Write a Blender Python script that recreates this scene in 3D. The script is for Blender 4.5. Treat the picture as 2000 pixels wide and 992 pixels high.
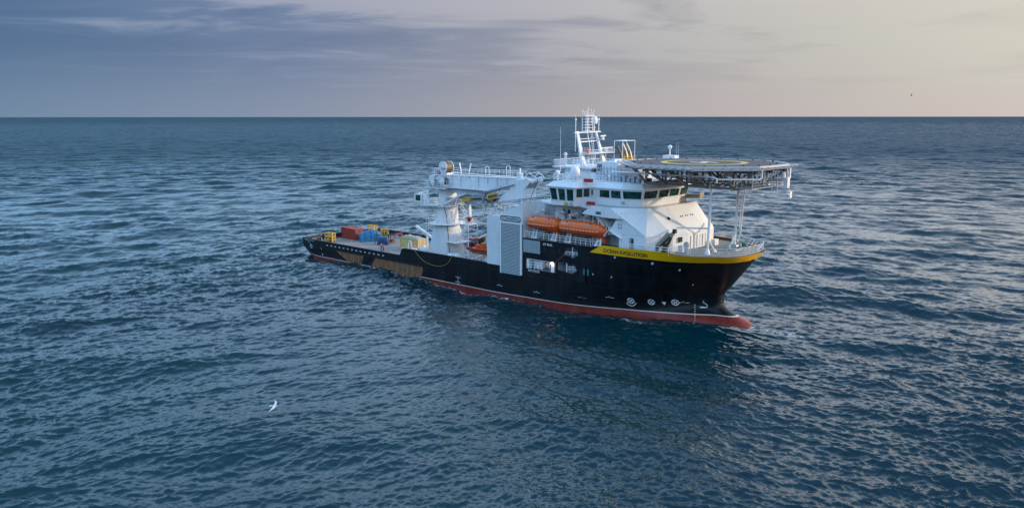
import bpy, bmesh, math, random
import numpy as np
from mathutils import Vector, Matrix, geometry
random.seed(7)
R = math.radians
scene = bpy.context.scene
for o in list(bpy.data.objects):
    bpy.data.objects.remove(o)
col = scene.collection

# ------------------------------------------------------------------ camera
CAM = Vector((110.014, -113.945, 31.962))
YAW, PITCH, FPX = R(132.997), R(9.655), 1575.3
cd = bpy.data.cameras.new('camera')
cam = bpy.data.objects.new('camera', cd)
col.objects.link(cam)
cam.location = CAM
cam.rotation_euler = (R(90) - PITCH, R(0.04), YAW - R(90))
cd.sensor_width = 36.0
cd.lens = 36.0 * FPX / 2000.0
cd.clip_start = 0.5
cd.clip_end = 200000.0
scene.camera = cam

# ------------------------------------------------------------------ sky
SUN_AZ, SUN_EL = R(48), R(15)          # azimuth measured from +X towards +Y
SKY_STRENGTH = 0.10
world = bpy.data.worlds.new('World')
scene.world = world
world.use_nodes = True
wt = world.node_tree
wt.nodes.clear()
WN = wt.nodes.new
WL = wt.links.new


def wmath(op, a, b=None, clamp=False):
    n = WN('ShaderNodeMath'); n.operation = op; n.use_clamp = clamp
    for i, v in enumerate((a, b)):
        if v is None:
            continue
        if isinstance(v, (int, float)):
            n.inputs[i].default_value = v
        else:
            WL(v, n.inputs[i])
    return n.outputs[0]


def wmix(fac, a, b, mode='MIX'):
    n = WN('ShaderNodeMix'); n.data_type = 'RGBA'; n.blend_type = mode
    for i, v in ((0, fac), (6, a), (7, b)):
        if isinstance(v, (int, float)):
            n.inputs[i].default_value = v
        elif isinstance(v, tuple):
            n.inputs[i].default_value = (*v, 1)
        else:
            WL(v, n.inputs[i])
    return n.outputs[2]


def wramp(fac, stops):
    n = WN('ShaderNodeValToRGB')
    WL(fac, n.inputs[0])
    e = n.color_ramp.elements
    while len(e) < len(stops):
        e.new(0.5)
    for el, (p, c) in zip(e, stops):
        el.position = p
        el.color = (*c, 1) if isinstance(c, tuple) else (c, c, c, 1)
    return n.outputs[0]


sky = WN('ShaderNodeTexSky')
sky.sky_type = 'NISHITA'
sky.sun_disc = False
sky.sun_elevation = SUN_EL
sky.sun_rotation = R(90) - SUN_AZ
sky.air_density = 1.0
sky.dust_density = 2.0
tc = WN('ShaderNodeTexCoord')
sep = WN('ShaderNodeSeparateXYZ')
WL(tc.outputs['Generated'], sep.inputs[0])
dx, dy, dz = sep.outputs
el = wmath('MAXIMUM', dz, 0.0)
hl = wmath('SQRT', wmath('ADD', wmath('MULTIPLY', dx, dx), wmath('MULTIPLY', dy, dy)))
hl = wmath('MAXIMUM', hl, 0.001)
ax = wmath('DIVIDE', wmath('ADD', wmath('MULTIPLY', dx, math.cos(SUN_AZ)), wmath('MULTIPLY', dy, math.sin(SUN_AZ))), hl)
azf = wmath('ADD', wmath('MULTIPLY', ax, 0.5), 0.5, True)        # 0 away from the sun .. 1 at the sun
K = 1.0 / SKY_STRENGTH


def lin(r, g, b, k=K * 2 ** -1.0):
    f = lambda v: ((v / 255 + 0.055) / 1.055) ** 2.4 if v > 10 else v / 255 / 12.92
    return (f(r) * k, f(g) * k, f(b) * k)


# thin cloud sheet: its colour between the lit and the unlit side of the sky
low = wramp(azf, [(0.0, lin(96, 122, 152)), (0.25, lin(112, 138, 166)), (0.42, lin(138, 150, 172)), (0.55, lin(166, 164, 170)),
                  (0.68, lin(190, 181, 180)), (0.80, lin(206, 196, 190)), (1.0, lin(250, 228, 204))])
mid = wramp(azf, [(0.0, lin(70, 100, 134)), (0.25, lin(82, 116, 152)), (0.42, lin(116, 132, 164)), (0.55, lin(152, 155, 170)),
                  (0.68, lin(182, 180, 178)), (0.80, lin(204, 201, 190)), (1.0, lin(246, 230, 204))])
KU = K * 1.22          # unseen bright sky band, added to light walls and sea, then blue overhead
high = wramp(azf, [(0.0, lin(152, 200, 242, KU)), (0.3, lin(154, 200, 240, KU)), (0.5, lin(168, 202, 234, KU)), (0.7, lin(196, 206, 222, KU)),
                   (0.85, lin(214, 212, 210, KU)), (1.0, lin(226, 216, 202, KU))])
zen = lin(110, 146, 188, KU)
f1 = WN('ShaderNodeMapRange'); WL(el, f1.inputs[0]); f1.inputs[1].default_value = 0.0; f1.inputs[2].default_value = 0.075
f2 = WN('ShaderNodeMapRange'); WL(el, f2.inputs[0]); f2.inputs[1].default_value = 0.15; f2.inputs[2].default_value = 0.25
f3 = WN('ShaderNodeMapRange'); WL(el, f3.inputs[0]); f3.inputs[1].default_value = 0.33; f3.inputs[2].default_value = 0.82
sheet = wmix(f1.outputs[0], low, mid)
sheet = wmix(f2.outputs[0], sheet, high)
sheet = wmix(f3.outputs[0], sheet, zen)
# streaky cloud pattern on a high plane
den = wmath('ADD', el, 0.045)
cx = wmath('DIVIDE', dx, den)
cy = wmath('DIVIDE', dy, den)
comb = WN('ShaderNodeCombineXYZ'); WL(cx, comb.inputs[0]); WL(cy, comb.inputs[1])
mp0 = WN('ShaderNodeMapping'); mp0.inputs['Rotation'].default_value = (0, 0, -R(136)); WL(comb.outputs[0], mp0.inputs[0])
mp = WN('ShaderNodeMapping'); mp.inputs['Scale'].default_value = (0.85, 0.6, 1)
mp.inputs['Location'].default_value = (2.3, 4.1, 0)
WL(mp0.outputs[0], mp.inputs[0])
n1 = WN('ShaderNodeTexNoise'); n1.inputs['Scale'].default_value = 1.0; n1.inputs['Detail'].default_value = 10; n1.inputs['Roughness'].default_value = 0.57
n1.inputs['Distortion'].default_value = 0.9
WL(mp.outputs[0], n1.inputs['Vector'])
n2 = WN('ShaderNodeTexNoise'); n2.inputs['Scale'].default_value = 0.33; n2.inputs['Detail'].default_value = 4
WL(mp.outputs[0], n2.inputs['Vector'])
cl = wmath('ADD', wmath('MULTIPLY', n1.outputs[0], 0.6), wmath('MULTIPLY', n2.outputs[0], 0.5))
cl = wmath('ADD', cl, wmath('MULTIPLY', wmath('SUBTRACT', wmath('MINIMUM', el, 0.2), 0.105), 1.3))     # a heavy bank low down, breaks above it
cl = wmath('ADD', cl, wmath('MULTIPLY', wmath('SUBTRACT', azf, 0.45), 0.30))
gap = wramp(cl, [(0.53, 0.0), (0.61, 1.0)])                # bright breaks
drk = wramp(cl, [(0.43, 1.0), (0.54, 0.0)])                # dark undersides
fh = WN('ShaderNodeMapRange'); WL(el, fh.inputs[0]); fh.inputs[1].default_value = 0.02; fh.inputs[2].default_value = 0.13
gapf = wmath('MULTIPLY', wmath('MULTIPLY', gap, fh.outputs[0]), 0.9)
gapf = wmath('MULTIPLY', gapf, wmath('SUBTRACT', 1.0, f2.outputs[0]))
drkf = wmath('MULTIPLY', wmath('MULTIPLY', drk, fh.outputs[0]), 0.85)
drkf = wmath('MULTIPLY', drkf, wmath('SUBTRACT', 1.0, wmath('MULTIPLY', f2.outputs[0], 0.8)))
bright = wmix(0.5, sheet, wramp(azf, [(0.2, lin(138, 160, 188)), (0.5, lin(188, 186, 196)), (0.8, lin(214, 208, 196))]))
bright = wmix(0.75, sheet, wramp(azf, [(0.2, lin(132, 156, 186)), (0.5, lin(186, 184, 194)), (0.8, lin(216, 210, 196))]))
c = wmix(gapf, sheet, bright)
c = wmix(drkf, c, wmix(1.0, sheet, (0.66, 0.72, 0.80), 'MULTIPLY'))
c = wmix(0.03, c, sky.outputs[0])
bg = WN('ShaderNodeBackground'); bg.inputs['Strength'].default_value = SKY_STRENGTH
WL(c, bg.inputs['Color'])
wo = WN('ShaderNodeOutputWorld')
WL(bg.outputs[0], wo.inputs['Surface'])
world.cycles.sampling_method = 'AUTOMATIC'

# ------------------------------------------------------------------ sun
sd = bpy.data.lights.new('sun', 'SUN')
sun = bpy.data.objects.new('sun', sd)
col.objects.link(sun)
sd.energy = 1.6
sd.angle = R(2.5)
sd.color = (1.0, 0.80, 0.60)
sdir = Vector((math.cos(SUN_AZ) * math.cos(SUN_EL), math.sin(SUN_AZ) * math.cos(SUN_EL), math.sin(SUN_EL)))
sun.rotation_euler = sdir.to_track_quat('Z', 'Y').to_euler()
sun.location = sdir * 300

vs = scene.view_settings
vs.view_transform = 'Standard'
vs.look = 'None'
vs.exposure = 1.0
vs.gamma = 1.0
vs.use_curve_mapping = False
scene.cycles.use_denoising = True
scene.cycles.sample_clamp_indirect = 4.0
scene.cycles.max_bounces = 6
scene.cycles.diffuse_bounces = 2
scene.cycles.glossy_bounces = 3
scene.cycles.transmission_bounces = 3
scene.cycles.caustics_reflective = False
scene.cycles.caustics_refractive = False

# ------------------------------------------------------------------ materials
MATS = {}


def nd(t, typ, **kw):
    n = t.nodes.new(typ)
    for k, v in kw.items():
        setattr(n, k, v)
    return n


def mat(name, base, rough=0.5, metal=0.0, var=0.06, scale=1.5, dirt=None, dirt_amt=0.0, streak=0.0, bump=0.0, emit=None, spec=0.5, coat=0.0):
    """painted or bare surface: large noise variation, optional vertical dirt / rust streaks, fine bump"""
    m = bpy.data.materials.new(name)
    m.use_nodes = True
    t = m.node_tree
    b = t.nodes['Principled BSDF']
    b.inputs['Roughness'].default_value = rough
    b.inputs['Metallic'].default_value = metal
    b.inputs['Specular IOR Level'].default_value = spec
    b.inputs['Coat Weight'].default_value = coat
    tcn = nd(t, 'ShaderNodeTexCoord')
    geo = nd(t, 'ShaderNodeNewGeometry')
    nz = nd(t, 'ShaderNodeTexNoise')
    nz.inputs['Scale'].default_value = scale
    nz.inputs['Detail'].default_value = 6
    t.links.new(geo.outputs['Position'], nz.inputs['Vector'])
    rp = nd(t, 'ShaderNodeValToRGB')
    e = rp.color_ramp.elements
    e[0].position, e[1].position = 0.3, 0.7
    e[0].color = (*[max(0, v * (1 - var)) for v in base], 1)
    e[1].color = (*[min(1, v * (1 + var)) for v in base], 1)
    t.links.new(nz.outputs[0], rp.inputs[0])
    out = rp.outputs[0]
    if dirt is not None and dirt_amt > 0:
        mpn = nd(t, 'ShaderNodeMapping')
        mpn.inputs['Scale'].default_value = (2.2, 2.2, 0.22 if streak else 2.2)
        t.links.new(geo.outputs['Position'], mpn.inputs[0])
        n3 = nd(t, 'ShaderNodeTexNoise')
        n3.inputs['Scale'].default_value = 0.9
        n3.inputs['Detail'].default_value = 8
        n3.inputs['Roughness'].default_value = 0.7
        t.links.new(mpn.outputs[0], n3.inputs['Vector'])
        r2 = nd(t, 'ShaderNodeValToRGB')
        r2.color_ramp.elements[0].position = 0.50
        r2.color_ramp.elements[1].position = 0.78
        r2.color_ramp.elements[0].color = (0, 0, 0, 1)
        r2.color_ramp.elements[1].color = (dirt_amt, dirt_amt, dirt_amt, 1)
        t.links.new(n3.outputs[0], r2.inputs[0])
        mx = nd(t, 'ShaderNodeMix', data_type='RGBA')
        t.links.new(r2.outputs[0], mx.inputs[0])
        t.links.new(out, mx.inputs[6])
        mx.inputs[7].default_value = (*dirt, 1)
        out = mx.outputs[2]
    t.links.new(out, b.inputs['Base Color'])
    if bump:
        bn = nd(t, 'ShaderNodeBump')
        bn.inputs['Strength'].default_value = bump
        bn.inputs['Distance'].default_value = 0.05
        n4 = nd(t, 'ShaderNodeTexNoise')
        n4.inputs['Scale'].default_value = 0.8
        n4.inputs['Detail'].default_value = 3
        t.links.new(geo.outputs['Position'], n4.inputs['Vector'])
        t.links.new(n4.outputs[0], bn.inputs['Height'])
        t.links.new(bn.outputs[0], b.inputs['Normal'])
    if emit:
        b.inputs['Emission Color'].default_value = (*emit[:3], 1)
        b.inputs['Emission Strength'].default_value = emit[3]
    MATS[name] = m
    return m


# ------------------------------------------------------------------ object helpers
def tag(o, label=None, cat=None, group=None, kind=None):
    if label: o['label'] = label
    if cat: o['category'] = cat
    if group: o['group'] = group
    if kind: o['kind'] = kind
    return o


def empty(name, loc=(0, 0, 0), rz=0.0, label=None, cat=None, group=None):
    o = bpy.data.objects.new(name, None)
    col.objects.link(o)
    o.location = loc
    o.rotation_euler = (0, 0, rz)
    o.empty_display_size = 0.5
    return tag(o, label, cat, group)


def frame_of(d):
    d = Vector(d).normalized()
    up = Vector((0, 0, 1)) if abs(d.z) < 0.98 else Vector((1, 0, 0))
    s = d.cross(up).normalized()
    u = s.cross(d).normalized()
    return d, s, u


class MB:
    """collects shapes, then links them as ONE mesh object"""
    def __init__(self):
        self.v = []
        self.f = []

    def add(self, vs, fs):
        n = len(self.v)
        self.v += [tuple(p) for p in vs]
        self.f += [tuple(i + n for i in f) for f in fs]
        return self

    def box(self, x0, x1, y0, y1, z0, z1):
        return self.add([(x0, y0, z0), (x1, y0, z0), (x1, y1, z0), (x0, y1, z0), (x0, y0, z1), (x1, y0, z1), (x1, y1, z1), (x0, y1, z1)],
                        [(0, 3, 2, 1), (4, 5, 6, 7), (0, 1, 5, 4), (1, 2, 6, 5), (2, 3, 7, 6), (3, 0, 4, 7)])

    def beam(self, p0, p1, w=0.1, h=None, w1=None, h1=None, up=None):
        h = w if h is None else h
        w1 = w if w1 is None else w1
        h1 = h if h1 is None else h1
        p0, p1 = Vector(p0), Vector(p1)
        d, s, u = frame_of(p1 - p0)
        vs = []
        for p, a, b in ((p0, w, h), (p1, w1, h1)):
            for sx, sy in ((-1, -1), (1, -1), (1, 1), (-1, 1)):
                vs.append(p + s * (sx * a / 2) + u * (sy * b / 2))
        return self.add(vs, [(0, 1, 2, 3), (7, 6, 5, 4), (0, 4, 5, 1), (1, 5, 6, 2), (2, 6, 7, 3), (3, 7, 4, 0)])

    def tube(self, p0, p1, r=0.05, r1=None, n=6, caps=True):
        r1 = r if r1 is None else r1
        p0, p1 = Vector(p0), Vector(p1)
        d, s, u = frame_of(p1 - p0)
        vs = []
        for p, rr in ((p0, r), (p1, r1)):
            for i in range(n):
                a = 2 * math.pi * i / n
                vs.append(p + s * (math.cos(a) * rr) + u * (math.sin(a) * rr))
        fs = [(i, (i + 1) % n, n + (i + 1) % n, n + i) for i in range(n)]
        if caps:
            fs += [tuple(range(n - 1, -1, -1)), tuple(range(n, 2 * n))]
        return self.add(vs, fs)

    def path(self, pts, r=0.05, n=5, closed=False):
        m = len(pts)
        for i in range(m if closed else m - 1):
            self.tube(pts[i], pts[(i + 1) % m], r, n=n)
        return self

    def lathe(self, prof, c=(0, 0, 0), n=16, axis='Z'):
        c = Vector(c)
        vs, fs = [], []
        for (r, z) in prof:
            for i in range(n):
                a = 2 * math.pi * i / n
                if axis == 'Z':
                    vs.append(c + Vector((r * math.cos(a), r * math.sin(a), z)))
                elif axis == 'Y':
                    vs.append(c + Vector((r * math.cos(a), z, -r * math.sin(a))))
                else:
                    vs.append(c + Vector((z, r * math.cos(a), r * math.sin(a))))
        for k in range(len(prof) - 1):
            for i in range(n):
                j = (i + 1) % n
                fs.append((k * n + i, k * n + j, (k + 1) * n + j, (k + 1) * n + i))
        fs.append(tuple(range(n - 1, -1, -1)))
        fs.append(tuple((len(prof) - 1) * n + i for i in range(n)))
        return self.add(vs, fs)

    def sphere(self, c, r, n=14, sz=1.0, top=1.0):
        prof = []
        for i in range(9):
            a = -math.pi / 2 + math.pi * i / 8 * top
            prof.append((max(0.001, r * math.cos(a)), r * math.sin(a) * sz))
        return self.lathe(prof, c, n)

    def prism(self, poly, d, axis='Z', at=0.0):
        """extrude a 2-D polygon: axis Z -> (x,y) z from at to at+d ; Y -> (x,z) ; X -> (y,z)"""
        def P(p, q):
            if axis == 'Z': return (p[0], p[1], q)
            if axis == 'Y': return (p[0], q, p[1])
            return (q, p[0], p[1])
        n = len(poly)
        vs = [P(p, at) for p in poly] + [P(p, at + d) for p in poly]
        fs = [tuple(range(n)), tuple(range(2 * n - 1, n - 1, -1))]
        fs += [(i, n + i, n + (i + 1) % n, (i + 1) % n) for i in range(n)]
        return self.add(vs, fs)

    def loft(self, rings, cap=True, closed=True):
        n = len(rings[0])
        vs = [p for r in rings for p in r]
        fs = []
        for k in range(len(rings) - 1):
            for i in range(n if closed else n - 1):
                j = (i + 1) % n
                fs.append((k * n + i, k * n + j, (k + 1) * n + j, (k + 1) * n + i))
        if cap:
            fs += [tuple(range(n - 1, -1, -1)), tuple((len(rings) - 1) * n + i for i in range(n))]
        return self.add(vs, fs)

    def rail(self, pts, h=1.1, post=1.5, bars=3, r=0.036, closed=False):
        """guard rail along a ground line"""
        pts = [Vector(p) for p in pts]
        if closed:
            pts = pts + [pts[0]]
        for k in range(1, bars + 1):
            zz = Vector((0, 0, h * k / bars))
            for a, b in zip(pts, pts[1:]):
                self.tube(a + zz, b + zz, r if k < bars else r * 1.25, n=4, caps=False)
        for a, b in zip(pts, pts[1:]):
            L = (b - a).length
            m = max(1, round(L / post))
            for i in range(m + 1):
                p = a.lerp(b, i / m)
                self.tube(p, p + Vector((0, 0, h)), r * 1.25, n=4, caps=False)
        return self

    def stairs(self, p0, p1, w=0.8, side=(0, 1, 0), n=10, rail=True):
        p0, p1 = Vector(p0), Vector(p1)
        s = Vector(side).normalized() * (w / 2)
        self.beam(p0 - s, p1 - s, 0.06, 0.22)
        self.beam(p0 + s, p1 + s, 0.06, 0.22)
        for i in range(n):
            p = p0.lerp(p1, (i + 0.5) / n)
            self.beam(p - s, p + s, 0.24, 0.03)
        if rail:
            up = Vector((0, 0, 1.0))
            for q in (-s, s):
                self.tube(p0 + q + up, p1 + q + up, 0.028, n=4)
                self.tube(p0 + q + up * .55, p1 + q + up * .55, 0.02, n=4)
                for i in range(5):
                    p = p0.lerp(p1, i / 4) + q
                    self.tube(p, p + up, 0.025, n=4)
        return self

    def build(self, name, m, parent=None, smooth=False, label=None, world=False, bevel=0.0, kind=None):
        me = bpy.data.meshes.new(name)
        vs = self.v
        if parent is not None:      # shapes are given in world coordinates; a part is stored relative to its thing
            root = parent
            while root.parent is not None:
                root = root.parent
            ox, oy, oz = root.location
            vs = [(x - ox, y - oy, z - oz) for x, y, z in vs]
        me.from_pydata(vs, [], self.f)
        me.materials.append(MATS[m] if isinstance(m, str) else m)
        bm = bmesh.new()
        bm.from_mesh(me)
        bmesh.ops.recalc_face_normals(bm, faces=bm.faces)
        if bevel:
            bmesh.ops.remove_doubles(bm, verts=bm.verts, dist=0.0005)
            ed = [e for e in bm.edges if len(e.link_faces) == 2 and e.calc_face_angle(0) > 0.5]
            bmesh.ops.bevel(bm, geom=ed, offset=bevel, segments=2, affect='EDGES', clamp_overlap=True)
        bm.to_mesh(me)
        bm.free()
        if smooth:
            me.polygons.foreach_set('use_smooth', [True] * len(me.polygons))
            try:
                me.set_sharp_from_angle(angle=R(38))
            except Exception:
                pass
        o = bpy.data.objects.new(name, me)
        col.objects.link(o)
        if parent is not None:
            o.parent = parent
        if label: o['label'] = label
        if kind: o['kind'] = kind
        return o


def copy_tree(o, parent=None):
    c = o.copy()
    col.objects.link(c)
    if parent is not None:
        c.parent = parent
    for ch in list(o.children):
        if ch.name.split('.')[0]:
            copy_tree(ch, c)
    return c


FONT_CACHE = {}


def text_mesh(s, size=1.0, bold=0.0):
    """flat lettering as vertices and faces, text running along +x, up along +y, origin at the lower left"""
    cu = bpy.data.curves.new('t', 'FONT')
    cu.body = s
    cu.size = size
    cu.offset = bold
    cu.fill_mode = 'FRONT'
    o = bpy.data.objects.new('t', cu)
    col.objects.link(o)
    dg = bpy.context.evaluated_depsgraph_get()
    me = bpy.data.meshes.new_from_object(o.evaluated_get(dg))
    v = [tuple(p.co) for p in me.vertices]
    f = [tuple(p.vertices) for p in me.polygons]
    bpy.data.objects.remove(o)
    bpy.data.curves.remove(cu)
    bpy.data.meshes.remove(me)
    x0 = min(p[0] for p in v); x1 = max(p[0] for p in v)
    y0 = min(p[1] for p in v); y1 = max(p[1] for p in v)
    return [(p[0] - x0, p[1] - y0) for p in v], f, x1 - x0, y1 - y0

# ------------------------------------------------------------------ the sea
WIND = YAW + R(180)       # the wind waves run roughly towards the viewer


def ocean_tile(N, L, lmin, lmax, hs, wind, spread, seed, peak):
    """height and choppy displacement of a random sea of wavelengths lmin..lmax on a periodic L x L square"""
    rng = np.random.default_rng(seed)
    k1 = np.fft.fftfreq(N, d=L / N) * 2 * np.pi
    kx, ky = np.meshgrid(k1, k1, indexing='ij')
    k = np.hypot(kx, ky)
    k[0, 0] = 1
    kp = 2 * np.pi / peak
    S = k ** -4.0 * np.exp(-0.9 * (kp / k) ** 2)
    ang = np.arctan2(ky, kx) - wind
    D = np.clip(np.cos(ang), 0, 1) ** spread + 0.02
    S = S * D
    lam = 2 * np.pi / k
    S *= np.clip((lam - lmin * .8) / (lmin * .3), 0, 1) * np.clip((lmax * 1.15 - lam) / (lmax * .3), 0, 1)
    S[0, 0] = 0
    a = (rng.normal(size=(N, N)) + 1j * rng.normal(size=(N, N))) * np.sqrt(S)
    h = np.fft.ifft2(a)
    sc = hs / 4 / max(1e-9, np.std(h.real))
    H = h.real * sc
    DX = np.fft.ifft2(1j * kx / k * a).real * sc
    DY = np.fft.ifft2(1j * ky / k * a).real * sc
    return np.stack([H, DX, DY], -1).astype(np.float32)


def sample(tile, L, x, y, rot):
    N = tile.shape[0]
    c, s = math.cos(rot), math.sin(rot)
    u = ((x * c + y * s) / L) % 1.0 * N
    v = ((-x * s + y * c) / L) % 1.0 * N
    i = np.floor(u).astype(np.int64); j = np.floor(v).astype(np.int64)
    fu = (u - i)[..., None].astype(np.float32); fv = (v - j)[..., None].astype(np.float32)
    i %= N; j %= N
    i2 = (i + 1) % N; j2 = (j + 1) % N
    r = tile[i, j] * (1 - fu) * (1 - fv) + tile[i2, j] * fu * (1 - fv) + tile[i, j2] * (1 - fu) * fv + tile[i2, j2] * fu * fv
    dx = r[..., 1] * c - r[..., 2] * s
    dy = r[..., 1] * s + r[..., 2] * c
    return r[..., 0], dx, dy


def build_sea():
    Hc, fpx = CAM.z, 787.0
    rs = [40.0]
    while rs[-1] < 70000:
        r = rs[-1]
        px = (r * r + Hc * Hc) / (Hc * fpx)
        d = max(0.16, min(px * 0.42, 1.5 if r < 450 else 1.5 + (r - 450) * 0.009))
        if r > 2500: d = r * 0.012
        if r > 9000: d = r * 0.10
        rs.append(r + d)
    rs = np.array(rs)
    na = 1250
    az = np.linspace(YAW + R(47), YAW - R(47), na)
    RR, AZ = np.meshgrid(rs, az, indexing='ij')
    x = CAM.x + RR * np.cos(AZ)
    y = CAM.y + RR * np.sin(AZ)
    z = np.zeros_like(x)
    X, Y = x.copy(), y.copy()
    specs = [  # N, L, lmin, lmax, hs, half angle between the two seas, spread, seed, peak, rot, fade r0, fade r1, chop
        (512, 733., 9, 90, 1.40, R(20), 6, 3, 34, R(11), 2500, 9000, 1.0),
        (512, 419., 5, 34, 0.80, R(26), 6, 5, 17, R(-33), 1600, 5000, 1.0),
        (512, 131., 1.4, 9, 0.40, R(30), 6, 8, 4.0, R(27), 700, 2200, 0.9),
        (512, 37., 0.35, 2.4, 0.26, R(30), 4, 9, 1.3, R(-50), 150, 450, 0.8),
    ]
    # the wind sea splits round the ship: its crests slant one way ahead of the bow and the other way astern
    lat = (X - CAM.x) * math.sin(YAW) - (Y - CAM.y) * math.cos(YAW)
    wr = np.clip((lat / np.maximum(RR, 60) + 0.22) / 0.50, 0, 1)
    wr = (wr * wr * (3 - 2 * wr)).astype(np.float32)
    # lee of the hull: calmer water on the camera's side
    lee = np.exp(-(((X - 24) / 46.) ** 2 + ((Y + 46) / 38.) ** 2)) * (Y < 30)
    lee = (1 - 0.42 * lee).astype(np.float32)
    gust = None
    for (N, L, l0, l1, hs, ha, sp, seed, pk, rot, f0, f1_, chop) in specs:
        w = np.clip((f1_ - RR) / (f1_ - f0), 0, 1).astype(np.float32)
        for side in (0, 1):
            wo_ = ha if side == 0 else -ha * 1.1
            T = ocean_tile(N, L, l0, l1, hs, WIND + wo_ - rot, sp, seed + 20 * side, pk)
            if gust is None:       # slow patches where the wind roughens or calms the short waves
                gh, _, _ = sample(T, 4100., X, Y, 0.4)
                gh2, _, _ = sample(T, 1700., X, Y, 1.3)
                gust = np.clip(1.0 + (gh + gh2) / (hs / 4) * 0.12, 0.78, 1.35).astype(np.float32)
            h, dx_, dy_ = sample(T, L, X, Y, rot)
            ws = np.sqrt(wr if side else 1 - wr) * w * lee
            if l1 < 20:
                ws = ws * gust
            z += h * ws
            x += dx_ * ws * chop
            y += dy_ * ws * chop
    nr = len(rs)
    co = np.stack([x, y, z], -1).astype(np.float32).reshape(-1)
    idx = np.arange(nr * na).reshape(nr, na)
    q = np.stack([idx[:-1, :-1], idx[:-1, 1:], idx[1:, 1:], idx[1:, :-1]], -1).reshape(-1, 4)
    me = bpy.data.meshes.new('water')
    me.vertices.add(nr * na)
    me.vertices.foreach_set('co', co)
    me.loops.add(q.size)
    me.loops.foreach_set('vertex_index', q.reshape(-1).astype(np.int32))
    me.polygons.add(len(q))
    me.polygons.foreach_set('loop_start', (np.arange(len(q)) * 4).astype(np.int32))
    me.polygons.foreach_set('use_smooth', np.ones(len(q), dtype=bool))
    me.update(calc_edges=True)
    # normals up
    if me.polygons[0].normal.z < 0:
        me.flip_normals()
    o = bpy.data.objects.new('water', me)
    col.objects.link(o)
    tag(o, 'dark blue open sea with short wind waves out to the horizon', 'sea', kind='structure')
    me.materials.append(sea_material())
    print('sea verts', nr * na)
    return o


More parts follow.
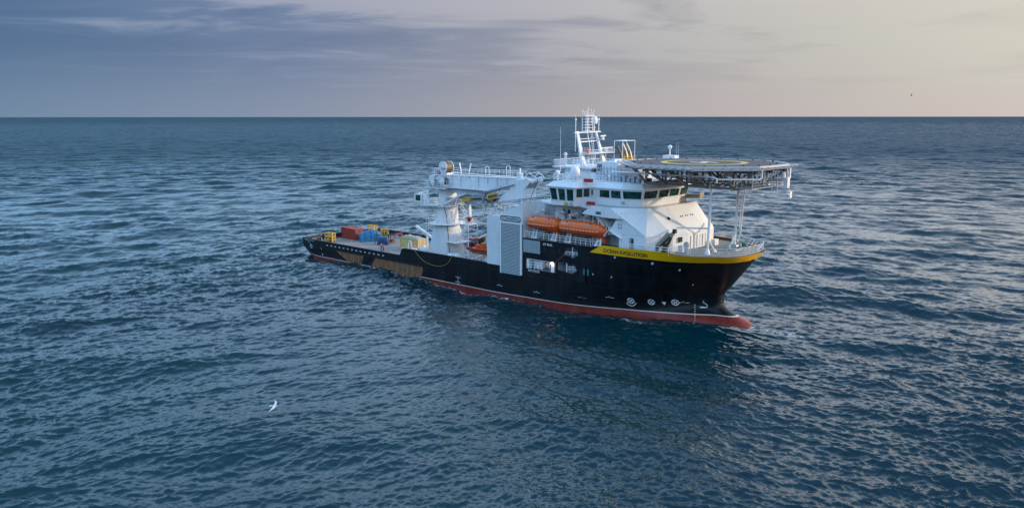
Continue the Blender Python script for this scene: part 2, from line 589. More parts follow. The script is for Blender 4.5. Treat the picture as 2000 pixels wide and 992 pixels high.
def sea_material():
    m = bpy.data.materials.new('sea_water')
    m.use_nodes = True
    t = m.node_tree
    b = t.nodes['Principled BSDF']
    L = t.links.new
    geo = nd(t, 'ShaderNodeNewGeometry')
    # distance from the area around the ship: ripples get finer than a pixel far out, so roughness takes over
    cdn = nd(t, 'ShaderNodeVectorMath', operation='DISTANCE')
    L(geo.outputs['Position'], cdn.inputs[0])
    cdn.inputs[1].default_value = (110, -114, 0)
    rr = nd(t, 'ShaderNodeMapRange')
    L(cdn.outputs['Value'], rr.inputs[0])
    rr.inputs[1].default_value = 60; rr.inputs[2].default_value = 2500
    rr.inputs[3].default_value = 0.03; rr.inputs[4].default_value = 0.16
    L(rr.outputs[0], b.inputs['Roughness'])
    # wind patches
    gp = nd(t, 'ShaderNodeTexNoise'); gp.inputs['Scale'].default_value = 0.006; gp.inputs['Detail'].default_value = 3
    L(geo.outputs['Position'], gp.inputs['Vector'])
    gr = nd(t, 'ShaderNodeMapRange'); L(gp.outputs[0], gr.inputs[0])
    gr.inputs[1].default_value = 0.35; gr.inputs[2].default_value = 0.65; gr.inputs[3].default_value = 0.6; gr.inputs[4].default_value = 1.15
    # ripples
    hts = []
    for sc_, dist, rot, det in ((1.3, 0.07, WIND, 4), (5.0, 0.022, WIND + 0.5, 3)):
        mpn = nd(t, 'ShaderNodeMapping')
        mpn.inputs['Rotation'].default_value = (0, 0, -rot)
        mpn.inputs['Scale'].default_value = (sc_ * 1.0, sc_ * 0.42, sc_ * 0.5)
        L(geo.outputs['Position'], mpn.inputs[0])
        nz = nd(t, 'ShaderNodeTexNoise'); nz.inputs['Scale'].default_value = 1.0; nz.inputs['Detail'].default_value = det
        nz.inputs['Roughness'].default_value = 0.6
        L(mpn.outputs[0], nz.inputs['Vector'])
        mm = nd(t, 'ShaderNodeMath', operation='MULTIPLY'); L(nz.outputs[0], mm.inputs[0]); mm.inputs[1].default_value = dist
        hts.append(mm.outputs[0])
    ad = nd(t, 'ShaderNodeMath', operation='ADD'); L(hts[0], ad.inputs[0]); L(hts[1], ad.inputs[1])
    # wavelets smaller than the modelled ones tilt the surface at random, more of them unresolved farther out
    tot_n = geo.outputs['Normal']
    for sc_, d0, d1, w0, w1 in ((2.2, 150, 1200, 0.0, 0.20), (0.28, 600, 3000, 0.0, 0.34), (0.022, 900, 5000, 0.0, 0.18)):
        mpn = nd(t, 'ShaderNodeMapping')
        mpn.inputs['Rotation'].default_value = (0, 0, -WIND)
        mpn.inputs['Scale'].default_value = (sc_, sc_ * 0.4, sc_)
        L(geo.outputs['Position'], mpn.inputs[0])
        nz = nd(t, 'ShaderNodeTexNoise'); nz.inputs['Scale'].default_value = 1.0; nz.inputs['Detail'].default_value = 2; nz.inputs['Roughness'].default_value = 0.6
        L(mpn.outputs[0], nz.inputs['Vector'])
        sb = nd(t, 'ShaderNodeVectorMath', operation='SUBTRACT'); L(nz.outputs['Color'], sb.inputs[0]); sb.inputs[1].default_value = (.5, .5, .5)
        wv = nd(t, 'ShaderNodeMapRange'); L(cdn.outputs['Value'], wv.inputs[0])
        wv.inputs[1].default_value = d0; wv.inputs[2].default_value = d1; wv.inputs[3].default_value = w0 * 2.4; wv.inputs[4].default_value = w1 * 2.4
        vm = nd(t, 'ShaderNodeVectorMath', operation='SCALE'); L(sb.outputs[0], vm.inputs[0]); L(wv.outputs[0], vm.inputs['Scale'])
        fl_ = nd(t, 'ShaderNodeVectorMath', operation='MULTIPLY'); L(vm.outputs[0], fl_.inputs[0]); fl_.inputs[1].default_value = (1, 1, 0)
        av = nd(t, 'ShaderNodeVectorMath', operation='ADD'); L(tot_n, av.inputs[0]); L(fl_.outputs[0], av.inputs[1])
        tot_n = av.outputs[0]
    # at a flat angle only the near sides of the unresolved wavelets show, so the visible surface leans to the viewer
    wv = nd(t, 'ShaderNodeMapRange'); L(cdn.outputs['Value'], wv.inputs[0])
    wv.inputs[1].default_value = 80; wv.inputs[2].default_value = 800; wv.inputs[3].default_value = 0.02; wv.inputs[4].default_value = 0.36
    wv2 = nd(t, 'ShaderNodeMapRange'); L(cdn.outputs['Value'], wv2.inputs[0])
    wv2.inputs[1].default_value = 800; wv2.inputs[2].default_value = 6000; wv2.inputs[3].default_value = 0.0; wv2.inputs[4].default_value = 0.11
    wva = nd(t, 'ShaderNodeMath', operation='ADD'); L(wv.outputs[0], wva.inputs[0]); L(wv2.outputs[0], wva.inputs[1]); wv = wva
    vm = nd(t, 'ShaderNodeVectorMath', operation='SCALE'); L(geo.outputs['Incoming'], vm.inputs[0]); L(wv.outputs[0], vm.inputs['Scale'])
    fl_ = nd(t, 'ShaderNodeVectorMath', operation='MULTIPLY'); L(vm.outputs[0], fl_.inputs[0]); fl_.inputs[1].default_value = (1, 1, 0)
    av = nd(t, 'ShaderNodeVectorMath', operation='ADD'); L(tot_n, av.inputs[0]); L(fl_.outputs[0], av.inputs[1]); tot_n = av.outputs[0]
    nv = nd(t, 'ShaderNodeVectorMath', operation='NORMALIZE'); L(tot_n, nv.inputs[0])
    bn = nd(t, 'ShaderNodeBump')
    bn.inputs['Distance'].default_value = 1.0
    L(gr.outputs[0], bn.inputs['Strength'])
    L(ad.outputs[0], bn.inputs['Height'])
    L(nv.outputs[0], bn.inputs['Normal'])
    L(bn.outputs[0], b.inputs['Normal'])
    b.inputs['IOR'].default_value = 1.38
    # water colour, and churned foam where the bow and the stern stir the surface
    water = (0.0001, 0.024, 0.033)
    foam = nd(t, 'ShaderNodeTexNoise'); foam.inputs['Scale'].default_value = 1.3; foam.inputs['Detail'].default_value = 8; foam.inputs['Roughness'].default_value = 0.72
    foam.inputs['Distortion'].default_value = 1.2
    L(geo.outputs['Position'], foam.inputs['Vector'])
    tot = None
    for (fx, fy, frx, fry) in FOAM_SPOTS:
        mp_ = nd(t, 'ShaderNodeMapping', vector_type='POINT')
        mp_.inputs['Location'].default_value = (-fx / frx, -fy / fry, 0)
        mp_.inputs['Scale'].default_value = (1 / frx, 1 / fry, 0)
        L(geo.outputs['Position'], mp_.inputs[0])
        ln = nd(t, 'ShaderNodeVectorMath', operation='LENGTH'); L(mp_.outputs[0], ln.inputs[0])
        fr = nd(t, 'ShaderNodeMapRange'); L(ln.outputs['Value'], fr.inputs[0])
        fr.inputs[1].default_value = 0.2; fr.inputs[2].default_value = 1.0; fr.inputs[3].default_value = 0.17; fr.inputs[4].default_value = 0.0
        if tot is None: tot = fr.outputs[0]
        else:
            mxn = nd(t, 'ShaderNodeMath', operation='MAXIMUM'); L(tot, mxn.inputs[0]); L(fr.outputs[0], mxn.inputs[1]); tot = mxn.outputs[0]
    fa = nd(t, 'ShaderNodeMath', operation='ADD'); L(foam.outputs[0], fa.inputs[0]); L(tot, fa.inputs[1])
    fr2 = nd(t, 'ShaderNodeMapRange'); L(fa.outputs[0], fr2.inputs[0])
    fr2.inputs[1].default_value = 0.66; fr2.inputs[2].default_value = 0.76
    gate = nd(t, 'ShaderNodeMath', operation='GREATER_THAN'); L(tot, gate.inputs[0]); gate.inputs[1].default_value = 0.001
    fm = nd(t, 'ShaderNodeMath', operation='MULTIPLY'); L(fr2.outputs[0], fm.inputs[0]); L(gate.outputs[0], fm.inputs[1])
    mx = nd(t, 'ShaderNodeMix', data_type='RGBA')
    L(fm.outputs[0], mx.inputs[0])
    mx.inputs[6].default_value = (*water, 1)
    mx.inputs[7].default_value = (0.62, 0.66, 0.70, 1)
    L(mx.outputs[2], b.inputs['Base Color'])
    return m


FOAM_SPOTS = [(55.5, -0.5, 4.5, 3.0), (50.0, -5.5, 7.0, 2.0), (61.0, -1.5, 5.0, 2.2), (39.0, -10.8, 7.0, 1.4), (-2.0, -11.3, 50.0, 1.1), (-53.8, -2.0, 2.5, 10.0)]
build_sea()

# ------------------------------------------------------------------ paints
mat('white_paint', (0.74, 0.77, 0.79), 0.42, var=0.05, scale=0.7, dirt=(0.42, 0.33, 0.24), dirt_amt=0.42, streak=1, bump=0.10)
mat('recess_grey', (0.42, 0.46, 0.50), 0.6, var=0.35, scale=2.0)
mat('white_clean', (0.77, 0.79, 0.80), 0.40, var=0.04, scale=1.3, dirt=(0.46, 0.38, 0.28), dirt_amt=0.26, streak=1)
mat('rail_white', (0.88, 0.89, 0.90), 0.5, var=0.05)
mat('door_grey', (0.34, 0.385, 0.40), 0.38, var=0.08, scale=0.9, dirt=(0.2, 0.22, 0.22), dirt_amt=0.3, streak=1)
mat('pipe_grey', (0.40, 0.44, 0.48), 0.42, metal=0.35, var=0.08)
mat('truss_grey', (0.20, 0.205, 0.21), 0.5, metal=0.3, var=0.15, scale=2)
mat('aluminium', (0.50, 0.52, 0.54), 0.4, metal=0.25, var=0.1, scale=2)
mat('deck_grey', (0.165, 0.165, 0.16), 0.75, var=0.22, scale=0.9, dirt=(0.22, 0.15, 0.10), dirt_amt=0.5)
mat('deck_wood', (0.24, 0.215, 0.19), 0.8, var=0.25, scale=1.4, dirt=(0.12, 0.10, 0.085), dirt_amt=0.7)
mat('fore_deck', (0.20, 0.205, 0.19), 0.7, var=0.15, scale=1.2, dirt=(0.12, 0.11, 0.09), dirt_amt=0.5)
mat('black_paint', (0.008, 0.009, 0.011), 0.30, var=0.3, scale=0.5, dirt=(0.03, 0.03, 0.032), dirt_amt=0.4, streak=1)
mat('inner_bulwark', (0.016, 0.017, 0.019), 0.6, var=0.2)
mat('yellow_paint', (0.92, 0.49, 0.004), 0.38, var=0.05, scale=0.6, dirt=(0.45, 0.25, 0.03), dirt_amt=0.25, streak=1)
mat('yellow_steel', (0.66, 0.38, 0.02), 0.5, var=0.12, scale=2, dirt=(0.22, 0.13, 0.04), dirt_amt=0.5)
mat('mark_white', (0.72, 0.73, 0.72), 0.5, var=0.08, scale=3)
mat('mark_yellow', (0.62, 0.46, 0.03), 0.6, var=0.08, scale=3)
mat('letter_black', (0.012, 0.013, 0.015), 0.5)
mat('letter_grey', (0.40, 0.42, 0.44), 0.5)
mat('rubber', (0.02, 0.02, 0.022), 0.8)
mat('orange_grp', (0.80, 0.135, 0.012), 0.30, var=0.08, scale=0.9, dirt=(0.5, 0.10, 0.03), dirt_amt=0.3, spec=0.5)
mat('orange_dark', (0.62, 0.085, 0.015), 0.4, var=0.1, scale=1.5)
mat('red_paint', (0.45, 0.022, 0.022), 0.4, var=0.1, scale=2)
mat('rope_yellow', (0.30, 0.22, 0.07), 0.8)
mat('green_net', (0.02, 0.22, 0.16), 0.7)
mat('teal_pane', (0.02, 0.16, 0.17), 0.08, var=0.3, scale=2)
mat('dark_gap', (0.02, 0.022, 0.025), 0.6)
mat('steel', (0.35, 0.33, 0.30), 0.35, metal=0.9, var=0.2, scale=2)
mat('cable', (0.16, 0.11, 0.075), 0.6, metal=0.3, var=0.3, scale=6)
mat('helideck_paint', (0.062, 0.060, 0.064), 0.8, var=0.14, scale=0.8, dirt=(0.07, 0.065, 0.065), dirt_amt=0.5)
mat('lamp_lens', (0.9, 0.8, 0.7), 0.3, emit=(1.0, 0.75, 0.55, 14.0))
mat('gull_white', (0.78, 0.78, 0.78), 0.6, var=0.03)
mat('gull_grey', (0.45, 0.48, 0.52), 0.6, var=0.03)
mat('dark_feather', (0.05, 0.05, 0.05), 0.7)


def glass_mat():
    m = bpy.data.materials.new('wheelhouse_glass')
    m.use_nodes = True
    t = m.node_tree
    b = t.nodes['Principled BSDF']
    geo = nd(t, 'ShaderNodeNewGeometry')
    nz = nd(t, 'ShaderNodeTexNoise'); nz.inputs['Scale'].default_value = 0.9; nz.inputs['Detail'].default_value = 3
    t.links.new(geo.outputs['Position'], nz.inputs['Vector'])
    rp = nd(t, 'ShaderNodeValToRGB')
    rp.color_ramp.elements[0].position = 0.42; rp.color_ramp.elements[1].position = 0.66
    rp.color_ramp.elements[0].color = (0.004, 0.022, 0.020, 1)
    rp.color_ramp.elements[1].color = (0.010, 0.085, 0.065, 1)
    t.links.new(nz.outputs[0], rp.inputs[0])
    t.links.new(rp.outputs[0], b.inputs['Base Color'])
    b.inputs['Roughness'].default_value = 0.04
    b.inputs['Specular IOR Level'].default_value = 0.6
    MATS['glass'] = m


glass_mat()


def rust_mat():
    """bare, rusted side plating where the cargo fenders have rubbed the paint off"""
    m = bpy.data.materials.new('rubbed_plate')
    m.use_nodes = True
    t = m.node_tree
    b = t.nodes['Principled BSDF']
    L = t.links.new
    geo = nd(t, 'ShaderNodeNewGeometry')
    mpn = nd(t, 'ShaderNodeMapping'); mpn.inputs['Scale'].default_value = (2.6, 1, 0.35)
    L(geo.outputs['Position'], mpn.inputs[0])
    n1_ = nd(t, 'ShaderNodeTexNoise'); n1_.inputs['Scale'].default_value = 1.6; n1_.inputs['Detail'].default_value = 9; n1_.inputs['Roughness'].default_value = 0.75
    L(mpn.outputs[0], n1_.inputs['Vector'])
    rp = nd(t, 'ShaderNodeValToRGB')
    e = rp.color_ramp.elements
    e[0].position = 0.30; e[0].color = (0.035, 0.018, 0.012, 1)
    e[1].position = 0.45; e[1].color = (0.19, 0.078, 0.032, 1)
    x = e.new(0.57); x.color = (0.29, 0.15, 0.07, 1)
    x = e.new(0.72); x.color = (0.36, 0.25, 0.15, 1)
    L(n1_.outputs[0], rp.inputs[0])
    L(rp.outputs[0], b.inputs['Base Color'])
    b.inputs['Roughness'].default_value = 0.8
    MATS['rust'] = m


rust_mat()


def container_mat(name, base, axis_scale):
    """corrugated sheet: the paint plus a fine vertical-rib relief"""
    m = mat(name, base, 0.5, var=0.12, scale=1.0, dirt=(base[0] * .5, base[1] * .6, base[2] * .6), dirt_amt=0.6, streak=1)
    return m


container_mat('container_red', (0.30, 0.036, 0.022), 1)
container_mat('container_cream', (0.68, 0.49, 0.21), 1)
mat('tarp_blue', (0.010, 0.15, 0.32), 0.55, var=0.2, scale=1.5, bump=0.5)
mat('tarp_navy', (0.02, 0.055, 0.16), 0.6, var=0.25, scale=2, bump=0.5)
mat('work_dark', (0.03, 0.035, 0.05), 0.8)
mat('work_hiviz', (0.55, 0.10, 0.02), 0.7)
mat('skin', (0.45, 0.27, 0.19), 0.6)
mat('brown_steel', (0.20, 0.09, 0.06), 0.7, var=0.3, scale=3)
mat('crane_beige', (0.30, 0.28, 0.20), 0.45, var=0.1, scale=2)


# ------------------------------------------------------------------ the ship: hull
ship = empty('offshore_ship', (0, 0, 0), 0, 'long offshore supply ship with black hull, white upper decks and a helideck over its bow', 'ship')

HB = {  # level z : stem x, half breadth at fractions of the run from x=20 to the stem
    -3.0: (53.6, [11, 10.7, 9.4, 7.4, 5.1, 2.9, 1.9, 1.2, 0.03]),
    -1.5: (54.4, [11, 10.8, 9.8, 7.9, 5.6, 3.4, 2.5, 1.8, 0.03]),
    -0.4: (54.7, [11, 10.85, 10.0, 8.1, 5.8, 3.6, 2.6, 1.7, 0.03]),
    0.4: (54.0, [11, 10.85, 10.0, 8.2, 5.8, 3.5, 2.2, 1.3, 0.03]),
    1.1: (52.2, [11, 10.9, 10.1, 8.4, 6.0, 3.5, 1.6, 0.7, 0.03]),
    1.9: (50.3, [11, 10.9, 10.2, 8.8, 6.4, 3.7, 1.6, 0.6, 0.03]),
    2.8: (49.4, [11, 10.95, 10.4, 9.2, 6.9, 4.1, 1.9, 0.7, 0.03]),
    4.15: (49.4, [11, 11, 10.6, 9.6, 7.6, 4.7, 2.3, 0.9, 0.03]),
    5.7: (50.6, [11, 11, 10.8, 10.0, 8.2, 5.5, 3.0, 1.2, 0.03]),
    7.9: (52.2, [11, 11, 10.95, 10.4, 9.1, 6.7, 4.1, 1.9, 0.03]),
    10.2: (53.8, [11, 11, 11, 10.8, 9.9, 8.0, 5.6, 3.1, 0.03]),
    11.3: (54.6, [11, 11, 11, 10.9, 10.25, 8.7, 6.4, 3.8, 0.03]),
    11.75: (54.8, [11, 11, 11, 10.95, 10.35, 8.85, 6.6, 4.0, 0.03]),
}
FS = [0, .15, .32, .5, .68, .83, .92, .97, 1.0]
LV = sorted(HB)


def _pchip(xs, ys, x):
    """monotone cubic through the points"""
    n = len(xs)
    if x <= xs[0]: return ys[0]
    if x >= xs[-1]: return ys[-1]
    h = [xs[i + 1] - xs[i] for i in range(n - 1)]
    d = [(ys[i + 1] - ys[i]) / h[i] for i in range(n - 1)]
    m = [d[0]] + [0 if d[i - 1] * d[i] <= 0 else 2 * d[i - 1] * d[i] / (d[i - 1] + d[i]) for i in range(1, n - 1)] + [d[-1]]
    i = max(j for j in range(n - 1) if xs[j] <= x)
    t = (x - xs[i]) / h[i]
    return (ys[i] * (2 * t ** 3 - 3 * t * t + 1) + m[i] * h[i] * (t ** 3 - 2 * t * t + t)
            + ys[i + 1] * (-2 * t ** 3 + 3 * t * t) + m[i + 1] * h[i] * (t ** 3 - t * t))


def stem_x(z):
    return _pchip(LV, [HB[k][0] for k in LV], z)


def hb_frac(s, z):
    """half breadth at fraction s of the forebody run; near the stem it closes like an ellipse"""
    vals = []
    for k in LV:
        a = HB[k][1]
        if s > 0.92:
            q = (s - 0.92) / 0.08
            vals.append(a[6] * math.sqrt(max(0, 1 - q ** 1.8)) + 0.001)
        else:
            vals.append(_pchip(FS[:7], a[:7], s))
    return _pchip(LV, vals, z)


def hbx(x, z):
    """half breadth of the hull at x, z"""
    z = max(LV[0], min(LV[-1], z))
    if x > 20:
        s = min(1.0, (x - 20) / (stem_x(z) - 20))
        return hb_frac(s, z)
    v = 11.0
    if x < -46:      # the stern corner is rounded in plan and tucks in underneath
        q = min(1, (-46 - x) / 7.6)
        v -= 0.5 * q ** 2
        if z < 2.4:
            v -= 1.4 * q ** 1.6 * (2.4 - z) / 2.4
    return max(0.02, v)


def top_z(x):
    if x < -16: return 4.15
    if x < 16.6: return 5.7
    if x < 31.3: return 11.2
    if x < 33.6: return 11.2 + (x - 31.3) / 2.3 * 0.45
    if x < 45.6: return 11.65
    if x < 46.8: return 11.65 - (x - 45.6) / 1.2 * 0.35
    return 11.3


def white_line(x):
    if x < 10: return 0.54
    if x < 36: return 0.54 + (x - 10) / 26 * 0.63
    return 1.17


SIDE_HOLES = [
    [(17.3, 5.9), (24.0, 5.9), (24.0, 7.75), (17.3, 7.75)],
    [(24.6, 6.55), (27.9, 6.15), (28.6, 6.9), (27.9, 7.75), (24.6, 8.0)],
    [(25.7, 9.3), (28.0, 8.9), (28.9, 9.6), (28.6, 10.5), (27.6, 10.75), (26.4, 10.45)],
]
SIDE_HOLES[1] = [(24.6, 6.6), (27.7, 6.2), (28.6, 6.85), (28.3, 7.5), (27.7, 7.95), (24.6, 8.0)]


def build_hull():
    xs_aft = [-53.6, -53.3, -52.6, -51.2, -49, -47.6, -46, -39.5, -34, -30, -25, -20, -16, -10, -4, 2, 7.6, 11.3, 16.6, 20]
    fr = [.02, .04, .06, .08, .12, .16, .2, .24, .28, .3309] + [0.36, .42, .48, .54, .60, .66, .72, .765, .80, .84, .88, .91, .935, .955, .97, .982, .991, .997, 1.0]
    zs = [-3, -2.2, -1.5, -.9, -.4, 0, .4, .62, .85, 1.1, 1.5, 1.9, 2.35, 2.8, 3.4, 4.15, 5.0, 5.7, 6.8, 7.9, 9.0, 9.7, 10.2, 10.5, 10.85, 11.2]
    v, f = [], []
    ncol = len(xs_aft) + len(fr)
    cols = []
    for j, z in enumerate(zs):
        row = []
        for x in xs_aft:
            xx = x
            if x <= -51:       # raked transom
                xx = x + max(0, 2.6 - z) * 0.32
            row.append((xx, -hbx(x, z), z))
        for s in fr:
            zz = z
            xt = 20 + (stem_x(z) - 20) * s
            if j == len(zs) - 1:
                zz = top_z(xt)
                xt = 20 + (stem_x(zz) - 20) * s
            row.append((xt, -hb_frac(s, zz), zz))
        cols.append(row)
    nz_ = len(zs)
    for row in cols:
        v += row
    def skip(i, j):
        x0 = xs_aft[i] if i < len(xs_aft) else 99
        x1 = xs_aft[i + 1] if i + 1 < len(xs_aft) else 99
        zt = min(top_z((x0 + x1) / 2 if x1 < 99 else 99), 11.2)
        if zs[j + 1] > zt + .01: return True
        return False
    PX0, PX1, PZ0, PZ1 = 16.6, 30.0, 5.0, 11.2
    def in_panel(i, j):
        # the flat panel with the mooring openings
        a = v[j * ncol + i]; b_ = v[j * ncol + i + 1]
        return a[0] >= PX0 - .01 and b_[0] <= 31.3 and zs[j] >= PZ0 - .01
    panel_x1 = 0
    for j in range(nz_ - 1):
        for i in range(ncol - 1):
            if skip(i, j): continue
            f.append((j * ncol + i, j * ncol + i + 1, (j + 1) * ncol + i + 1, (j + 1) * ncol + i))
    # mirror to port
    n = len(v)
    vm = [(x, -y, z) for x, y, z in v]
    fm = [tuple(n + k for k in reversed(q)) for q in f]
    # starboard panel cut out and rebuilt with openings
    keep = []
    xb = set()
    for q in f:
        pts = [v[k] for k in q]
        if min(p[0] for p in pts) >= PX0 - .01 and min(p[2] for p in pts) >= PZ0 - .01 and max(p[0] for p in pts) < 30.5 and max(p[2] for p in pts) < 11.21:
            panel_x1 = max(panel_x1, max(p[0] for p in pts))
            continue
        keep.append(q)
    mb = MB()
    mb.add(v, keep)
    mb.add(vm, [tuple(k - n for k in q) for q in fm])
    # transom
    tr = [cols[j][0] for j in range(nz_) if zs[j] <= 4.16]
    k0 = len(mb.v)
    mb.v += tr + [(x, -y, z) for x, y, z in tr]
    m = len(tr)
    mb.f += [(k0 + i, k0 + i + 1, k0 + m + i + 1, k0 + m + i) for i in range(m - 1)]
    # panel: rows of cells, split round the openings
    return mb, cols, zs, panel_x1


hull_mb, HCOLS, HZ, PANEL_X1 = build_hull()


def hull_material():
    """one coat of paint per zone: black topsides, thin white line, red anti-fouling below"""
    m = bpy.data.materials.new('hull_paint')
    m.use_nodes = True
    t = m.node_tree
    b = t.nodes['Principled BSDF']
    L = t.links.new
    geo = nd(t, 'ShaderNodeNewGeometry')
    sp = nd(t, 'ShaderNodeSeparateXYZ'); L(geo.outputs['Position'], sp.inputs[0])
    wl = nd(t, 'ShaderNodeMapRange'); L(sp.outputs[0], wl.inputs[0])
    wl.inputs[1].default_value = 10; wl.inputs[2].default_value = 36; wl.inputs[3].default_value = 0.54; wl.inputs[4].default_value = 1.17
    df = nd(t, 'ShaderNodeMath', operation='SUBTRACT'); L(sp.outputs[2], df.inputs[0]); L(wl.outputs[0], df.inputs[1])
    g1 = nd(t, 'ShaderNodeMath', operation='GREATER_THAN'); L(df.outputs[0], g1.inputs[0]); g1.inputs[1].default_value = 0.075
    g2 = nd(t, 'ShaderNodeMath', operation='GREATER_THAN'); L(df.outputs[0], g2.inputs[0]); g2.inputs[1].default_value = -0.055
    nz = nd(t, 'ShaderNodeTexNoise'); nz.inputs['Scale'].default_value = 0.7; nz.inputs['Detail'].default_value = 7
    mpn = nd(t, 'ShaderNodeMapping'); mpn.inputs['Scale'].default_value = (1, 1, 0.3); L(geo.outputs['Position'], mpn.inputs[0]); L(mpn.outputs[0], nz.inputs['Vector'])
    red = nd(t, 'ShaderNodeValToRGB'); L(nz.outputs[0], red.inputs[0])
    red.color_ramp.elements[0].position = .35; red.color_ramp.elements[1].position = .7
    red.color_ramp.elements[0].color = (0.17, 0.025, 0.018, 1); red.color_ramp.elements[1].color = (0.27, 0.043, 0.030, 1)
    blk = nd(t, 'ShaderNodeValToRGB'); L(nz.outputs[0], blk.inputs[0])
    blk.color_ramp.elements[0].position = .4; blk.color_ramp.elements[1].position = .75
    blk.color_ramp.elements[0].color = (0.0045, 0.0055, 0.0075, 1); blk.color_ramp.elements[1].color = (0.013, 0.016, 0.020, 1)
    cxz = nd(t, 'ShaderNodeCombineXYZ'); L(sp.outputs[0], cxz.inputs[0]); L(sp.outputs[2], cxz.inputs[1])
    bk = nd(t, 'ShaderNodeTexBrick'); L(cxz.outputs[0], bk.inputs['Vector'])
    bk.inputs['Scale'].default_value = 1.0; bk.inputs['Mortar Size'].default_value = 0.035
    bk.inputs['Brick Width'].default_value = 8.4; bk.inputs['Row Height'].default_value = 2.35
    bk.inputs['Color1'].default_value = (0, 0, 0, 1); bk.inputs['Color2'].default_value = (0.25, 0.25, 0.25, 1); bk.inputs['Mortar'].default_value = (1, 1, 1, 1)
    seam = nd(t, 'ShaderNodeMix', data_type='RGBA'); L(bk.outputs['Color'], seam.inputs[0]); L(blk.outputs[0], seam.inputs[6]); seam.inputs[7].default_value = (0.022, 0.026, 0.032, 1)
    m1 = nd(t, 'ShaderNodeMix', data_type='RGBA'); L(g2.outputs[0], m1.inputs[0]); L(red.outputs[0], m1.inputs[6]); m1.inputs[7].default_value = (0.62, 0.60, 0.54, 1)
    m2 = nd(t, 'ShaderNodeMix', data_type='RGBA'); L(g1.outputs[0], m2.inputs[0]); L(m1.outputs[2], m2.inputs[6]); L(seam.outputs[2], m2.inputs[7])
    L(m2.outputs[2], b.inputs['Base Color'])
    b.inputs['Roughness'].default_value = 0.33
    b.inputs['Specular IOR Level'].default_value = 0.26
    bn = nd(t, 'ShaderNodeBump'); bn.inputs['Strength'].default_value = 0.25; bn.inputs['Distance'].default_value = 0.05
    n4 = nd(t, 'ShaderNodeTexNoise'); n4.inputs['Scale'].default_value = 0.45; n4.inputs['Detail'].default_value = 3
    L(geo.outputs['Position'], n4.inputs['Vector']); L(n4.outputs[0], bn.inputs['Height']); L(bn.outputs[0], b.inputs['Normal'])
    MATS['hull'] = m


hull_material()

# the pierced panel between x=16.6 and PANEL_X1, z 5..11.2
outer = [(16.6, 5.0), (PANEL_X1, 5.0), (PANEL_X1, 11.2), (16.6, 11.2)]
loops = [[Vector((x, z, 0)) for x, z in outer]] + [[Vector((x, z, 0)) for x, z in h] for h in SIDE_HOLES]
tri = geometry.tessellate_polygon(loops)
flat = [p for l in loops for p in l]
hull_mb.add([(p.x, -11.0, p.y) for p in flat], tri)
hull = hull_mb.build('hull', 'hull', ship)
hull.data.polygons.foreach_set('use_smooth', [True] * len(hull.data.polygons))
hull.data.set_sharp_from_angle(angle=R(25))

# recesses behind the openings
for k, h in enumerate(SIDE_HOLES):
    x0 = min(p[0] for p in h) - .25; x1 = max(p[0] for p in h) + .25
    z0 = min(p[1] for p in h) - .25; z1 = max(p[1] for p in h) + .25
    mb = MB()
    y0, y1 = -10.97, -8.6
    mb.add([(x0, y0, z0), (x1, y0, z0), (x1, y1, z0), (x0, y1, z0), (x0, y0, z1), (x1, y0, z1), (x1, y1, z1), (x0, y1, z1)],
           [(0, 1, 2, 3), (4, 7, 6, 5), (1, 5, 6, 2), (2, 6, 7, 3), (3, 7, 4, 0)])
    mb.build('mooring_recess', 'recess_grey', ship)
    g = MB()
    zb = z0 + .25
    if k == 0:
        g.rail([(17.8, -10.9, zb + .75), (22.6, -10.9, zb + .75)], h=0.95, post=0.34, bars=2, r=0.035)
        g.rail([(17.5, -10.93, zb), (21.0, -10.93, zb)], h=0.7, post=0.9, bars=2, r=0.035)
        g.box(17.35, 17.9, -10.85, -10.2, zb, zb + 1.7)
        g.box(22.9, 23.6, -10.85, -10.3, zb, zb + 1.6)
        g.box(18.4, 20.2, -9.9, -9.3, zb, zb + 1.3)
    elif k == 1:
        g.rail([(26.4, -10.9, 6.4), (28.4, -10.9, 6.6)], h=0.9, post=0.7, bars=2, r=0.03)
        g.tube((26.4, -10.9, 6.3), (26.4, -10.9, 8.0), 0.07)
    else:
        g.rail([(26.2, -10.9, 9.25), (28.6, -10.9, 9.25)], h=0.6, post=0.8, bars=2, r=0.03)
        g.tube((27.6, -10.9, 8.9), (27.6, -10.9, 10.7), 0.06)
    g.build('recess_rail', 'rail_white', ship)
for (xa, xb, za, zb) in ((25.0, 25.8, 6.9, 7.75), (26.9, 27.3, 6.9, 7.6)):
    g = MB()
    g.box(xa, xb, -8.7, -8.62, za, zb)
    g.build('recess_window', 'teal_pane', ship)

# decks
d = MB()
pl = [(x, -hbx(x, 3.1) + .12) for x in (-53.4, -52, -50, -47, -40, -20, -15.8)]
d.prism([(x, y) for x, y in pl] + [(x, -y) for x, y in reversed(pl)], 0.3, at=2.8)
d.build('work_deck', 'deck_wood', ship)
d = MB()
d.prism([(-15.8, -10.85), (7.6, -10.85), (7.6, 10.85), (-15.8, 10.85)], 0.3, at=3.1 - .302)
d.build('crane_deck', 'deck_grey', ship)
d = MB()
xs = [16.6, 20, 26, 32, 36, 40, 43, 45.5, 47.5, 49.3, 50.8, 52, 53, 53.7, 54.1, 54.35]
e_ = [(x - .12, -max(0.05, hbx(x, 11.0) - 0.18)) for x in xs]
d.prism(e_ + [(x, -y) for x, y in reversed(e_)], 0.25, at=10.98)
d.build('fore_deck', 'fore_deck', ship)


